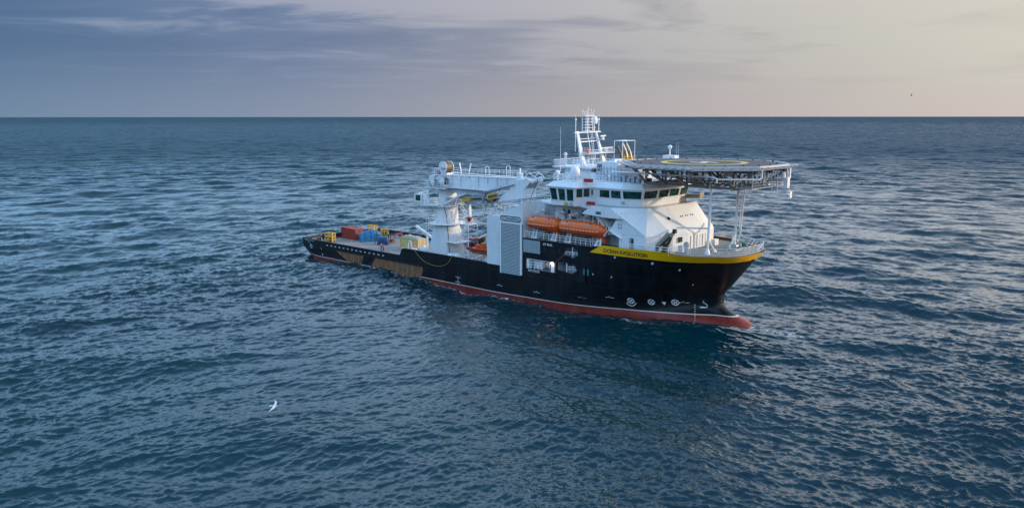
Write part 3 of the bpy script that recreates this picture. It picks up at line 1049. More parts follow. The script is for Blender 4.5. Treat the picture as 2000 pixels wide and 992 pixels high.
# bulwark walls with their capping rail: an inner skin 0.2 m inboard
def bulwark(name, xs, zdeck, port=True):
    for sgn in ((-1, 1) if port else (-1,)):
        mb = MB()
        for a, b_ in zip(xs, xs[1:]):
            za, zb = top_z(a + .001), top_z(b_ - .001)
            ya, yb = hbx(a, za), hbx(b_, zb)
            p = [(a, sgn * (ya + .05), za - .05), (b_, sgn * (yb + .05), zb - .05), (b_, sgn * (yb - .28), zb - .05), (a, sgn * (ya - .28), za - .05)]
            q = [(x, y, z + .10) for x, y, z in p]
            mb.add(p + q, [(0, 1, 2, 3), (4, 5, 6, 7), (0, 1, 5, 4), (2, 3, 7, 6), (0, 3, 7, 4), (1, 2, 6, 5)])
            mb.add([(a, sgn * (ya - .22), zdeck), (b_, sgn * (yb - .22), zdeck), (b_, sgn * (yb - .22), zb - .04), (a, sgn * (ya - .22), za - .04)], [(0, 1, 2, 3)])
            # stays
            n_ = max(1, int((b_ - a) / 1.5))
            for i in range(n_):
                x = a + (b_ - a) * (i + .5) / n_
                y = ya + (yb - ya) * (i + .5) / n_
                mb.add([(x, sgn * (y - .22), zdeck), (x, sgn * (y - .75), zdeck), (x, sgn * (y - .3), za - .05), (x, sgn * (y - .22), za - .05)], [(0, 1, 2, 3)])
        mb.build(name, 'inner_bulwark', ship)


bulwark('stern_bulwark', [-53.2, -52.6, -51.2, -49, -47, -44, -40, -36, -32, -28, -24, -20, -16.01], 3.1)
bulwark('crane_deck_bulwark', [-16, -12, -8, -4, 0, 4, 7.6], 3.1)
m_ = MB()
m_.box(-53.5, -53.15, -10.5, 10.5, 3.1, 4.2)
m_.build('transom_bulwark', 'inner_bulwark', ship)
for y_ in (-11.03, 10.97):
    m_ = MB()
    m_.prism([(-17.4, 4.15), (-16, 4.15), (-16, 5.7), (-16.5, 5.62), (-17.1, 4.6)], 0.06, axis='Y', at=y_)
    m_.build('bulwark_step', 'hull', ship)
m_ = MB()
m_.box(-16.3, -15.8, -10.9, -10.0, 3.1, 4.0)
m_.box(-17.4, -16.4, -10.6, -10.2, 3.1, 3.6)
m_.build('fairlead', 'yellow_steel', ship)


# ---- paint and lettering that follows the hull surface
def surf(x, z, off):
    y = -hbx(x, z)
    e = 0.05
    nx = (hbx(x + e, z) - hbx(x - e, z)) / (2 * e)
    nzz = (hbx(x, z + e) - hbx(x, z - e)) / (2 * e)
    n_ = Vector((-(-nx) * -1 if False else -nx, -1.0, -nzz)).normalized()
    # outward normal of y = -hb(x,z) on starboard
    n_ = Vector((-nx, -1.0, -nzz)).normalized()
    return Vector((x, y, z)) + n_ * off


def decal(name, shapes, m, off=0.03, label=None, parent=None):
    """shapes: list of (verts2d, faces) in x,z hull coordinates"""
    mb = MB()
    for vs_, fs_ in shapes:
        mb.add([surf(x, z, off) for x, z in vs_], fs_)
    return mb.build(name, m, parent or ship, label=label)


def text_shape(s, x, z, h, width=None, bold=0.0, slope=0.0):
    v_, f_, w, hh = text_mesh(s, 1.0, bold)
    sy = h / hh
    sx = (width / w) if width else sy
    return [(x + p[0] * sx, z + p[1] * sy + slope * p[0] * sx) for p in v_], f_


# yellow band round the bow
mb = MB()
for sgn in (1, -1):
    top, bot = [], []
    X = [31.3, 31.9, 32.5, 33.1, 33.6, 34.5, 36, 38, 40, 42, 44, 45.6, 46.2, 46.8, 48, 49, 50, 50.8, 51.6, 52.3, 52.9, 53.4, 53.8, 54.15, 54.4]
    for x in X:
        zb = 10.32 + max(0, x - 46) * 0.012
        zt = top_z(x) + .06
        if x < 33.6:
            zt = zb + (x - 31.3) / 2.3 * (11.7 - zb) + .02
        if x > stem_x(zb) - .25:
            pass
        xb = min(x, stem_x(zb) - 0.02 - (54.45 - x) * 0.25) if x > 51 else x
        pt = surf(x, min(zt, 11.75), 0.10 if x < 43 else 0.20)
        pb = surf(xb, zb, 0.08 if x < 43 else 0.14)
        pt.z = zt
        top.append(Vector((pt.x, pt.y * sgn, pt.z))); bot.append(Vector((pb.x, pb.y * sgn, pb.z)))
    ex = stem_x(11.3) + .18
    top.append(Vector((ex, 0, 11.36))); bot.append(Vector((stem_x(10.4) + .14, 0, 10.42)))
    n_ = len(top)
    mb.add(top + bot, [(i, i + 1, n_ + i + 1, n_ + i) for i in range(n_ - 1)])
mb.build('bow_stripe', 'yellow_paint', ship, smooth=True, label='yellow band round the bow above the black hull')
decal('ship_name', [text_shape('OCEAN EVOLUTION', 34.0, 10.62, 0.62, 7.9, bold=0.012)], 'letter_black', 0.13)

# hull numbers and draught marks
decal('registry_lettering', [text_shape('BT 8022', 21.3, 10.38, 0.36, 2.0, bold=0.02)], 'mark_white', 0.03)
decal('number_lettering', [text_shape('IMO 9733167', 17.9, 5.42, 0.40, 2.6, bold=0.02)], 'mark_white', 0.03)


def ring(cx_, cz_, r0, r1, n=28, sx=1.0):
    v_, f_ = [], []
    for i in range(n):
        a = 2 * math.pi * i / n
        v_ += [(cx_ + r0 * sx * math.cos(a), cz_ + r0 * math.sin(a)), (cx_ + r1 * sx * math.cos(a), cz_ + r1 * math.sin(a))]
        j = (i + 1) % n
        f_.append((2 * i, 2 * i + 1, 2 * j + 1, 2 * j))
    return v_, f_


def bar(x0, z0, x1, z1, w):
    dx_, dz_ = x1 - x0, z1 - z0
    l = math.hypot(dx_, dz_)
    a, b_ = -dz_ / l * w / 2, dx_ / l * w / 2
    return [(x0 - a, z0 - b_), (x1 - a, z1 - b_), (x1 + a, z1 + b_), (x0 + a, z0 + b_)], [(0, 1, 2, 3)]


def polyline(pts, w):
    return [bar(*a, *b_, w) for a, b_ in zip(pts, pts[1:])]


def thruster(x, z, r, extra=False):
    s = [ring(x, z, r * .74, r, sx=1.0), bar(x - r * .55, z - r * .55, x + r * .55, z + r * .55, .13), bar(x - r * .55, z + r * .55, x + r * .55, z - r * .55, .13)]
    if extra:
        pts = [(x + r * 1.45 * math.cos(a), z - .12 + r * 1.45 * math.sin(a)) for a in [math.radians(q) for q in range(200, 345, 12)]]
        s += polyline(pts, .12)
    return s


def hull_x(px, z_):      # x of a photo column on the hull surface at height z_
    lo, hi = 0.0, 52.0
    f_ = Vector((math.cos(YAW) * math.cos(PITCH), math.sin(YAW) * math.cos(PITCH), -math.sin(PITCH)))
    r_ = Vector((math.sin(YAW), -math.cos(YAW), 0))
    for _ in range(40):
        m2 = (lo + hi) / 2
        dd = Vector((m2, -hbx(m2, z_), z_)) - CAM
        if 1000 + FPX * dd.dot(r_) / dd.dot(f_) < px: lo = m2
        else: hi = m2
    return lo


XT = [hull_x(p, 2.7) for p in (1232, 1272, 1297, 1319, 1352, 1376, 1191)]
decal('thruster_mark', thruster(XT[0], 2.75, .52, True), 'mark_white', 0.03)
decal('thruster_mark', thruster(XT[1], 2.75, .50), 'mark_white', 0.03)
decal('thruster_mark', thruster(XT[3], 2.85, .52), 'mark_white', 0.03)
decal('tug_mark', [([(XT[2] - .3, 2.85), (XT[2] + .3, 2.85), (XT[2], 2.3)], [(0, 1, 2)])], 'mark_white', 0.03)
xb_ = XT[5]
decal('bulb_mark', polyline([(xb_ - .55, 2.15), (xb_ + .15, 2.1), (xb_ + .42, 2.3), (xb_ + .42, 2.62), (xb_ + .15, 2.85), (xb_ - .25, 2.9), (xb_ - .05, 3.35)], .16), 'mark_white', 0.09)


def draught(px, z0, n, cm=True):
    s = []
    for i in range(n):
        z = z0 + i * .30
        x = hull_x(px, z)
        s += [text_shape(str((i * 2 + 2) % 10), x - .12, z, .14, .18, bold=0.01)]
    return s


decal('draught_marks', draught(1357, 0.0, 9), 'mark_white', 0.035)
decal('draught_marks', [text_shape(str((2 * i + 4) % 10), hull_x(882.5, 1.4) - .13, .35 + i * .34, .2, .26, bold=0.03) for i in range(5)], 'mark_white', 0.035)
for px, z_ in ((1191, 3.0), (1335, 2.85), (1137, 2.35), (1048, 1.95), (976, 1.9), (886, 1.9), (893, 1.0)):
    x = hull_x(px, z_)
    decal('frame_mark', [bar(x - .75, z_, x - .2, z_, .07), bar(x + .15, z_ - .02, x + .7, z_ - .02, .07), text_shape('A', x - .14, z_, .26, .24, bold=.02)], 'mark_white', 0.03)
# long welded rubbing line on the side
mb = MB()
mb.box(-9.5, 31, -11.06, -10.99, 2.55, 2.68)
mb.build('rubbing_strake', 'hull', ship)
mb = MB()
for x, z_ in ((-36.5, 0), (-19.0, 0)):
    pass
decal_y = -11.03
mb = MB()
mb.prism([(-39.8, 2.55), (-29.3, 2.55), (-31.2, -0.6), (-34.2, -0.6), (-35.0, .62)], 0.04, axis='Y', at=decal_y)
mb.build('rubbed_side_plate', 'rust', ship, label='rusty brown scraped side plating, the smaller aft patch')
mb = MB()
mb.prism([(-25.4, 2.62), (-10.2, 2.62), (-10.15, 1.9), (-10.4, 1.25), (-11.0, .55), (-12.2, -0.6), (-28.2, -0.6), (-26.9, .7)], 0.04, axis='Y', at=decal_y)
mb.build('rubbed_side_plate', 'rust', ship, label='rusty brown scraped side plating, the longer forward patch')
mb = MB()
mb.box(-46, -10, -11.2, -10.99, 2.66, 2.86)
mb.build('side_fender', 'black_paint', ship)
mb = MB()
for i in range(14):
    x = -43.2 + i * 1.55
    mb.box(x, x + .6, -11.05, -10.99, 3.27, 3.58)
mb.build('freeing_ports', 'letter_grey', ship, label='row of pale freeing ports along the aft bulwark', kind='stuff')
for x_ in (-29.0, -31.2):
    mb = MB()
    mb.tube((x_, -11.02, 0.7), (x_ + 1.8, -11.02, 2.5), .07)
    mb.build('side_bracket', 'black_paint', ship)
# company-style round mark and small letters on the stern quarter
decal('quarter_mark', [ring(-49.6, 2.5, .34, .5), text_shape('D', -50.0, 2.3, .42, .3)] + [text_shape('111', -50.9, 3.2, .4, .9)], 'mark_white', 0.04)
decal('quarter_lettering', [text_shape('OCEAN EVOLUTION', -52.4, 3.72, .26, 4.2)], 'mark_white', 0.04)
decal('quarter_stripe', [bar(-45.8, 2.9, -45.2, 2.2, .12), bar(-45.1, 1.3, -44.7, .9, .2)], 'mark_white', 0.04)
# small scuttles and lights on the black side
for px, z_, r_ in ((1158, 6.7, .15), (1194, 6.6, .16), (1201, 10.0, .2), (1274, 9.7, .25), (1327, 8.9, .2), (1353, 6.2, .12)):
    x = hull_x(px, z_)
    p = surf(x, z_, 0.02)
    mb = MB()
    mb.lathe([(r_, -.04), (r_, .04), (r_ * .6, .08)], p, 12, 'Y')
    mb.build('hull_light', 'letter_grey', ship)
for px, z_ in ((1141, 6.9), (1149.5, 6.9)):
    x = hull_x(px, z_)
    mb = MB(); mb.prism([(x - .17, z_ - .5), (x + .17, z_ - .5), (x + .2, z_ + .45), (x, z_ + .6), (x - .2, z_ + .45)], 0.05, axis='Y', at=-11.04)
    mb.build('side_window', 'teal_pane', ship)
for px, z_ in ((1064, 9.95), (1093, 9.75)):
    x = hull_x(px, z_)
    mb = MB(); mb.box(x - .16, x + .16, -11.05, -10.99, z_ - .45, z_ + .35)
    mb.build('side_vent', 'inner_bulwark', ship)

# ------------------------------------------------------------------ superstructure
def part(name, fn, m, parent=None, **kw):
    mb = MB()
    fn(mb)
    return mb.build(name, m, parent or ship, **kw)


# aft hangar block with the launch door on the starboard side
blk = [(7.8, 3.1), (11.35, 3.1), (11.35, 13.45), (16.15, 13.45), (16.15, 11.0), (16.6, 11.0), (16.6, 17.25), (13.2, 15.7), (11.3, 14.7), (10.6, 14.45), (7.8, 14.4)]
hang = MB()
prof = [(7.8, 3.1), (16.6, 3.1), (16.6, 17.2), (13.4, 15.9), (11.5, 14.75), (10.7, 14.45), (7.8, 14.4)]
hang.prism(prof, 20.9, axis='Y', at=-9.9)
hang.prism([(7.8, 5.6), (11.3, 5.6), (11.3, 14.7), (10.7, 14.45), (7.8, 14.4)], 1.12, axis='Y', at=-11.02)
hang.prism([(11.3, 13.45), (16.2, 13.45), (16.6, 13.45), (16.6, 17.2), (13.4, 15.9), (11.5, 14.75), (11.3, 14.7)], 1.12, axis='Y', at=-11.02)
# rounded wall from the ship's side in to the lifeboat recess
rings = []
for i in range(9):
    a = math.pi / 2 * i / 8
    x = 16.6 + 0.02 + 1.7 * (1 - math.cos(a)); y = -11.0 + 3.6 * math.sin(a)
    rings.append((x, y))
tops = [17.2, 17.3, 17.38, 17.42, 17.45, 17.46, 17.47, 17.48, 17.5]
v_ = [(x, y, 11.22) for x, y in rings] + [(x, y, tops[i]) for i, (x, y) in enumerate(rings)]
hang.add(v_, [(i, i + 1, 9 + i + 1, 9 + i) for i in range(8)])
tv = [(x, y, tops[i]) for i, (x, y) in enumerate(rings)]
hang.add(tv + [(16.6, -7.4, 17.5)], [tuple(range(10))])
HANGAR = hang.build('hangar', 'white_paint', ship, smooth=True)


def _door(b):
    # slatted roller door
    n = 36
    z0, z1 = 4.35, 13.42
    for i in range(n):
        a = z0 + (z1 - z0) * i / n
        h = (z1 - z0) / n
        b.add([(11.42, -11.06, a), (16.1, -11.06, a), (16.1, -11.16, a + h * .6), (11.42, -11.16, a + h * .6), (11.42, -11.06, a + h), (16.1, -11.06, a + h)],
              [(0, 1, 2, 3), (3, 2, 5, 4)])
    b.box(11.42, 16.1, -11.10, -11.02, z0, z0 + .25)


part('roller_door', _door, 'door_grey', label='blue grey slatted roller door, lowered past the edge of the black hull')


def _dframe(b):
    b.box(11.2, 11.42, -11.16, -10.99, 4.3, 13.6)
    b.box(16.1, 16.45, -11.20, -10.99, 4.5, 13.6)
    b.box(11.42, 16.1, -11.16, -10.99, 13.42, 13.6)


part('door_frame', _dframe, 'rail_white')


def rrect(x0, x1, z0, z1, r, n=6):
    p = []
    for cx_, cz_, a0 in ((x1 - r, z0 + r, -90), (x1 - r, z1 - r, 0), (x0 + r, z1 - r, 90), (x0 + r, z0 + r, 180)):
        for i in range(n + 1):
            a = math.radians(a0 + 90 * i / n)
            p.append((cx_ + r * math.cos(a), cz_ + r * math.sin(a)))
    return p


sgn = part('sign_board', lambda b: b.prism(rrect(11.25, 16.25, 13.68, 14.82, .45), .06, axis='Y', at=-11.12), 'mark_white', label='white sign board with a dark outline over the roller door')
p_out = rrect(11.33, 16.17, 13.76, 14.74, .40); p_in = rrect(11.48, 16.02, 13.89, 14.61, .30)
b = MB(); n_ = len(p_out)
b.add([(x, -11.135, z) for x, z in p_out] + [(x, -11.135, z) for x, z in p_in], [(i, (i + 1) % n_, n_ + (i + 1) % n_, n_ + i) for i in range(n_)])
b.build('sign_outline', 'letter_black', sgn)
tv_, tf_, tw, th = text_mesh('OCEANEERING', 1.0, 0.012)
b = MB()
b.add([(11.62 + p[0] * 4.26 / tw, -11.135, 13.96 + p[1] * .58 / th) for p in tv_], tf_)
b.build('sign_lettering', 'letter_black', sgn)
part('side_grille', lambda b: [b.box(16.75, 20.6, -11.07, -10.99, 8.75, 10.95)] + [b.box(16.75 + i * .48, 16.79 + i * .48, -11.10, -11.06, 8.75, 10.95) for i in range(9)], 'pipe_grey')

# accommodation behind the lifeboats
part('accommodation', lambda b: (b.box(18.2, 37.0, -7.3, 7.3, 11.23, 17.2), b.box(16.6, 18.6, -7.35, 7.3, 11.23, 17.45)), 'white_paint')
part('bridge_deck', lambda b: (b.prism([(18.4, -8.2), (22.6, -9.6), (31, -9.6), (31, -7.3), (39.6, -7.0), (39.8, -2.9), (39.8, 2.9), (39.6, 7.0), (31, 9.6), (22.6, 9.6), (18.4, 8.2)], .28, at=17.2)), 'white_clean')
part('wall_opening', lambda b: (b.prism([(x, z) for x, z in rrect(18.75, 20.9, 15.0, 16.95, .35)], .04, axis='Y', at=-7.35)), 'pipe_grey')
for x in (22.8, 23.9, 26.9, 28.4, 31.3, 33.0):
    w_ = part('side_window', lambda b: b.box(x - .24, x + .24, -7.40, -7.29, 15.55, 16.35), 'glass')
part('deck_house_door', lambda b: b.box(34.6, 35.3, -7.37, -7.29, 11.3, 13.3), 'dark_gap')
part('deck_house_door', lambda b: b.box(36.3, 36.9, -7.37, -7.29, 14.4, 16.2), 'dark_gap')
part('bay_fittings', lambda b: ([b.box(x, x + .5, -7.8, -7.3, 11.3, 12.2 + .3 * (i % 3)) for i, x in enumerate((19.3, 21.2, 24.4, 27.6, 30.3, 32.2))],
                               b.tube((18.4, -7.45, 14.2), (34, -7.45, 14.2), .06), b.tube((18.4, -7.45, 13.9), (34, -7.45, 13.9), .04)), 'pipe_grey', kind='stuff')

# forward house: sloping front, chamfered corners
def ring_at(pts, z):
    return [(x, y, z) for x, y in pts]


bot_r = [(37.0, -10.2), (41.4, -10.2), (43.8, -6.3), (44.5, -2.9), (44.5, 2.9), (43.8, 6.3), (41.4, 10.2), (37.0, 10.2)]
top_r = [(34.7, -10.7), (34.75, -10.68), (39.7, -7.3), (40.2, -2.9), (40.2, 2.9), (39.7, 7.3), (34.75, 10.68), (34.7, 10.7)]
fh_ = MB()
# upper sloping part (the side wall between is vertical at y=-10.2, under the overhang)
B = [(x, y, 13.7) for x, y in bot_r]; T = [(x, y, 17.75) for x, y in top_r]
sb = (37.0, -10.35, 16.1); sbp = (37.0, 10.35, 16.1)
V = B + T + [sb, sbp]
F = [(1, 2, 10, 9), (2, 3, 11, 10), (3, 4, 12, 11), (4, 5, 13, 12), (5, 6, 14, 13),
     (0, 1, 9, 16), (16, 9, 8), (7, 17, 14, 6), (17, 15, 14), (8, 9, 10, 11, 12, 13, 14, 15)]
fh_.add(V, F)
base_r = [(37.0, -10.2), (41.4, -10.2), (43.8, -6.3), (44.5, -2.9), (44.5, 2.9), (43.8, 6.3), (41.4, 10.2), (37.0, 10.2)]
fh_.prism(base_r, 2.44, at=11.24)
fh_.box(36.4, 37.02, -10.2, 10.2, 11.24, 17.2)
FH = fh_.build('forward_house', 'white_clean', ship, bevel=0.0)
# overhanging bridge-deck bulwark over the stair bay, both sides
for s_ in (-1, 1):
    b = MB()
    pr = [(29.3, 16.45), (31.3, 17.85), (34.9, 17.8), (37.05, 16.15), (33.8, 16.15)]
    b.prism(pr, .25 * s_ * 1.0, axis='Y', at=s_ * 10.55)
    b.prism([(29.3, 16.3), (36.98, 16.05), (36.98, 16.2), (29.3, 16.47)], s_ * 3.4, axis='Y', at=s_ * 7.2)
    b.build('bridge_wing_screen', 'white_clean', ship)
part('screen_marking', lambda b: b.box(32.2, 33.2, -10.84, -10.79, 16.55, 17.0), 'teal_pane')
part('walkway', lambda b: b.prism([(34.75, -10.6), (39.7, -7.25), (40.15, -2.9), (40.15, 2.9), (39.7, 7.25), (34.75, 10.6), (31, 10.5), (31, -10.5)], .05, at=17.72), 'pipe_grey')
# portholes
f_ = Vector((math.cos(YAW) * math.cos(PITCH), math.sin(YAW) * math.cos(PITCH), -math.sin(PITCH)))
r_ = Vector((math.sin(YAW), -math.cos(YAW), 0))
u_ = r_.cross(f_)


def quad_pt(q, u, v):
    a = Vector(q[0]).lerp(Vector(q[1]), u)
    b_ = Vector(q[3]).lerp(Vector(q[2]), u)
    return a.lerp(b_, v)


def quad_n(q):
    n = (Vector(q[1]) - Vector(q[0])).cross(Vector(q[3]) - Vector(q[0])).normalized()
    return n


def disc_on(b, q, u, v, r, off=.03, n=14, sx=1.0):
    c_ = quad_pt(q, u, v); nn = quad_n(q)
    a = (Vector(q[1]) - Vector(q[0])).normalized(); d_ = nn.cross(a)
    ring_ = [c_ + nn * off + a * (r * sx * math.cos(2 * math.pi * i / n)) + d_ * (r * math.sin(2 * math.pi * i / n)) for i in range(n)]
    back = [p - nn * (off + .02) for p in ring_]
    b.loft([back, ring_])


Q2 = [B[1], B[2], T[2], T[1]]; Q1 = [B[2], B[3], T[3], T[2]]; Q0 = [B[3], B[4], T[4], T[3]]
for q, us in ((Q2, ((.50, .55), (.83, .55))), (Q1, ((.60, .58),))):
    for (u, v) in us:
        b = MB(); disc_on(b, q, u, v, .42, .04); fr_ = b.build('porthole', 'mark_white', ship)
        b = MB(); disc_on(b, q, u, v, .30, .07); b.build('porthole_pane', 'glass', fr_)
for u in (.30, .40, .56, .66, .84, .94):
    b = MB(); disc_on(b, Q0, u, .60, .17, .04, sx=.8); b.build('small_porthole', 'glass', ship)
# rust stain is part of the paint; doors, lockers and fittings on the lower front
part('side_door', lambda b: b.box(38.3, 39.2, -10.26, -10.19, 11.4, 13.3), 'pipe_grey')
part('side_door', lambda b: b.box(38.75, 39.15, -10.29, -10.25, 12.3, 13.2), 'dark_gap')
qb = [B[1], B[2], (43.8, -6.3, 11.3), (41.4, -10.2, 11.3)]


def on_quad(b, q, u0, u1, v0, v1, off):
    p = [quad_pt(q, u0, v0), quad_pt(q, u1, v0), quad_pt(q, u1, v1), quad_pt(q, u0, v1)]
    nn = quad_n(q)
    if nn.x < 0 and abs(nn.x) > .3: nn = -nn
    if abs(nn.x) <= .3 and nn.y > 0: nn = -nn
    b.loft([[x - nn * .03 for x in p], [x + nn * off for x in p]])


part('hatch', lambda b: on_quad(b, qb, .22, .50, .12, .42, .03), 'white_paint')
part('hatch_window', lambda b: on_quad(b, qb, .56, .80, .12, .42, .05), 'glass')
part('hatch_window', lambda b: b.box(43.95, 44.3, -5.2, -4.3, 12.6, 13.4), 'glass')
for y in (-2.2, -.2, 1.5):
    part('front_door', lambda b: b.box(44.5, 44.56, y, y + .75, 11.4, 13.3), 'white_paint')
    part('front_door_frame', lambda b: (b.box(44.5, 44.60, y - .08, y, 11.4, 13.36), b.box(44.5, 44.60, y + .75, y + .83, 11.4, 13.36)), 'pipe_grey')
part('canopy_gable', lambda b: (b.beam((33.2, -10.3, 12.9), (34.6, -10.3, 14.1), .5, .12), b.beam((34.6, -10.3, 14.1), (37.0, -10.3, 13.0), .5, .12), b.box(36.6, 37.05, -10.3, -7.3, 11.24, 13.2)), 'white_clean')
part('gable_wall', lambda b: b.prism([(34.6, 14.1), (37.0, 13.0), (37.0, 16.2), (36.0, 16.2)], .06, axis='Y', at=-10.25), 'white_clean')
part('window_grid', lambda b: [b.box(36.2 + i * .42, 36.45 + i * .42, -10.30, -10.24, 14.55 + j * .5, 14.85 + j * .5) for i in range(2) for j in range(2)], 'pipe_grey')
part('stair_case', lambda b: b.stairs((31.4, -9.4, 16.1), (34.3, -9.4, 13.6), .8), 'rail_white')
part('stair_case', lambda b: b.stairs((34.0, -9.9, 13.5), (31.6, -9.9, 11.3), .8), 'rail_white')
part('stair_landing', lambda b: (b.box(34.2, 36.9, -10.2, -8.6, 13.45, 13.55), b.rail([(34.3, -10.15, 13.55), (36.1, -10.15, 13.55)], 1.0, .9)), 'rail_white')
part('stair_tower', lambda b: ([b.tube((x, -10.2, 11.3), (x, -10.2, 16.2), .06) for x in (31.2, 32.3)], [b.tube((31.2, -10.2, 11.6 + .42 * i), (32.3, -10.2, 11.6 + .42 * i), .035) for i in range(7)]), 'rail_white')

# ---- wheelhouse
wh = [(22.9, -10.95), (28.0, -10.95), (28.9, -8.0), (35.3, -8.0), (38.2, -6.7), (38.7, -3.2), (38.7, 3.2), (38.2, 6.7), (35.3, 8.0), (28.9, 8.0), (28.0, 10.95), (22.9, 10.95)]
ctr = [(24.5, -9.5), (27, -9.5), (28.2, -6.5), (35, -6.5), (36.6, -5.5), (36.8, -3), (36.8, 3), (36.6, 5.5), (35, 6.5), (28.2, 6.5), (27, 9.5), (24.5, 9.5)]


def outset(pts, d):
    n = len(pts)
    out = []
    for i in range(n):
        p0, p1, p2 = Vector(pts[i - 1]), Vector(pts[i]), Vector(pts[(i + 1) % n])
        e1 = (p1 - p0).normalized(); e2 = (p2 - p1).normalized()
        n1 = Vector((e1.y, -e1.x)); n2 = Vector((e2.y, -e2.x))
        m2 = (n1 + n2)
        m2 = m2 / max(.2, m2.length) / max(.5, math.cos(n1.angle(n2) / 2)) if m2.length > 1e-6 else n1
        out.append((p1.x + m2.x * d, p1.y + m2.y * d))
    return out


z_sill, z_head = 18.95, 20.32
tilt = outset(wh, .38)
ZB, ZS, ZH, ZR = 17.48, 18.85, 20.45, 21.4
W = MB()
r0 = [(x, y, ZB) for x, y in wh]; r1 = [(x, y, ZS) for x, y in wh]; r2 = [(x, y, ZH) for x, y in tilt]
W.loft([r0, r1, r2], cap=True)
WHO = W.build('wheelhouse', 'white_clean', ship)
eave = outset(tilt, .22); rooftop = outset(wh, -.25)
Rf = MB()
Rf.loft([[(x, y, ZH - .02) for x, y in tilt], [(x, y, ZH + .02) for x, y in eave], [(x, y, ZH + .18) for x, y in eave], [(x, y, ZR) for x, y in rooftop]], cap=True)
Rf.build('wheelhouse_roof', 'white_clean', ship)


def pane(q, u0, u1, v0, v1, name='window'):
    b = MB()
    p = [quad_pt(q, u0, v0), quad_pt(q, u1, v0), quad_pt(q, u1, v1), quad_pt(q, u0, v1)]
    nn = quad_n(q)
    c_ = Vector(((q[0][0] + q[1][0]) / 2, (q[0][1] + q[1][1]) / 2, 0)) - Vector((32, 0, 0))
    if nn.dot(c_) < 0: nn = -nn
    b.loft([[x - nn * .05 for x in p], [x + nn * .02 for x in p]])
    w_ = b.build(name, 'glass', ship)
    # slim frame round it
    fb = MB()
    pp = [x + nn * .025 for x in p]
    for i in range(4):
        fb.beam(pp[i], pp[(i + 1) % 4], .07, .05)
    fb.build('window_frame', 'white_clean', w_)
    return w_


def facet(i, j, lower=False):
    return [r1[i], r1[j], r2[j], r2[i]]


def tall_facet(i, j):
    a, b_ = Vector(r0[i]).lerp(Vector(r1[i]), .45), Vector(r0[j]).lerp(Vector(r1[j]), .45)
    return [tuple(a), tuple(b_), r2[j], r2[i]]


# starboard wing: three tall windows out over the side (the wall below them is cut back)
Wl = MB()
q = [(22.9, -10.95, 18.1), (28.0, -10.95, 18.1), r2[1], r2[0]]
Wl.add([q[0], q[1], q[2], q[3], (22.9, -10.9, 17.5), (28, -10.9, 17.5)], [(0, 1, 2, 3)])
Wl.build('wing_window_wall', 'white_clean', ship)
for u0, u1 in ((.05, .31), (.37, .63), (.69, .95)):
    pane(q, u0, u1, .10, .93)
q = facet(1, 2)
for u0, u1 in ((.10, .47), (.56, .92)):
    pane(q, u0, u1, .08, .92)
q = facet(2, 3)
pane(q, .03, .09, .25, .85)
pane(q, .30, .62, .10, .88); pane(q, .66, .97, .10, .88)
q = facet(3, 4); pane(q, .05, .95, .10, .88)
q = facet(4, 5); pane(q, .07, .93, .12, .90)
q = facet(5, 6)
for k in range(2):
    pane(q, .03 + k * .49, .48 + k * .49, .12, .90)
q = facet(6, 7); pane(q, .07, .93, .12, .90)
q = facet(7, 8); pane(q, .05, .95, .12, .90)
q = facet(0, 11); 
for k in range(5):
    pane([r1[0], r1[11], r2[11], r2[0]], .05 + k * .19, .20 + k * .19, .12, .90)
part('wing_door', lambda b: b.box(29.6, 30.3, -8.06, -7.98, 17.6, 19.6), 'white_paint')
part('hull_lamp_box', lambda b: b.box(35.2, 35.7, -8.15, -7.9, 18.2, 18.6), 'letter_grey')
part('wing_shield', lambda b: (b.prism([(38.9, 5.0), (41.0, 6.2), (39.5, 10.3), (37.0, 9.2)], .12, at=18.7), b.beam((40.9, 6.3, 18.8), (39.5, 10.2, 18.8), .08, .9), b.beam((38.9, 5.1, 18.8), (40.9, 6.2, 18.8), .08, .7)), 'crane_beige')
for (x, y, z, m__) in ((26.2, -11.0, 17.85, 'mark_yellow'), (27.3, -11.0, 17.85, 'letter_grey')):
    part('side_lamp', lambda b: b.lathe([(.3, 0), (.3, .15), (.12, .2)], (x, y - .2, z), 12, 'Y'), m__)

# fire boxes, rafts
for p in ((29.4, -9.7, 17.75, 1.3, .55), (28.6, -9.5, 21.42, 1.5, .55), (37.2, -4.5, 21.42, .9, .8)):
    part('red_locker', lambda b: b.box(p[0], p[0] + p[3], p[1], p[1] + .6, p[2], p[2] + p[4]), 'red_paint')

# railings round the wheelhouse roof and the open decks
part('roof_railing', lambda b: b.rail([(x, y, 21.4) for x, y in [rooftop[11], rooftop[0], rooftop[1], rooftop[2], (31.5, -7.6)]], 1.05, 1.3), 'rail_white')
part('bridge_deck_railing', lambda b: b.rail([(11.4, -10.2, 15.1), (13.4, -10.2, 16.1), (16.6, -10.2, 17.4), (18.4, -8.3, 17.5), (22.6, -9.5, 17.5), (22.8, -10.6, 17.5)], 1.1, 1.2), 'rail_white')
part('bridge_deck_railing', lambda b: b.rail([(11.4, 9.8, 15.0), (16.6, 9.8, 17.4), (22.6, 9.8, 17.5)], 1.1, 1.2), 'rail_white')
part('aft_roof_railing', lambda b: (b.rail([(8.0, -10.8, 14.45), (10.6, -10.8, 14.45)], 1.1, .65), b.rail([(8.0, -10.8, 14.45), (8.0, 9.8, 14.45)], 1.1, 1.1)), 'rail_white')
part('lifeboat_deck_railing', lambda b: b.rail([(16.9, -10.85, 11.23), (20, -10.85, 11.23), (26, -10.85, 11.23), (31.3, -10.85, 11.23)], 1.1, 1.1), 'rail_white')
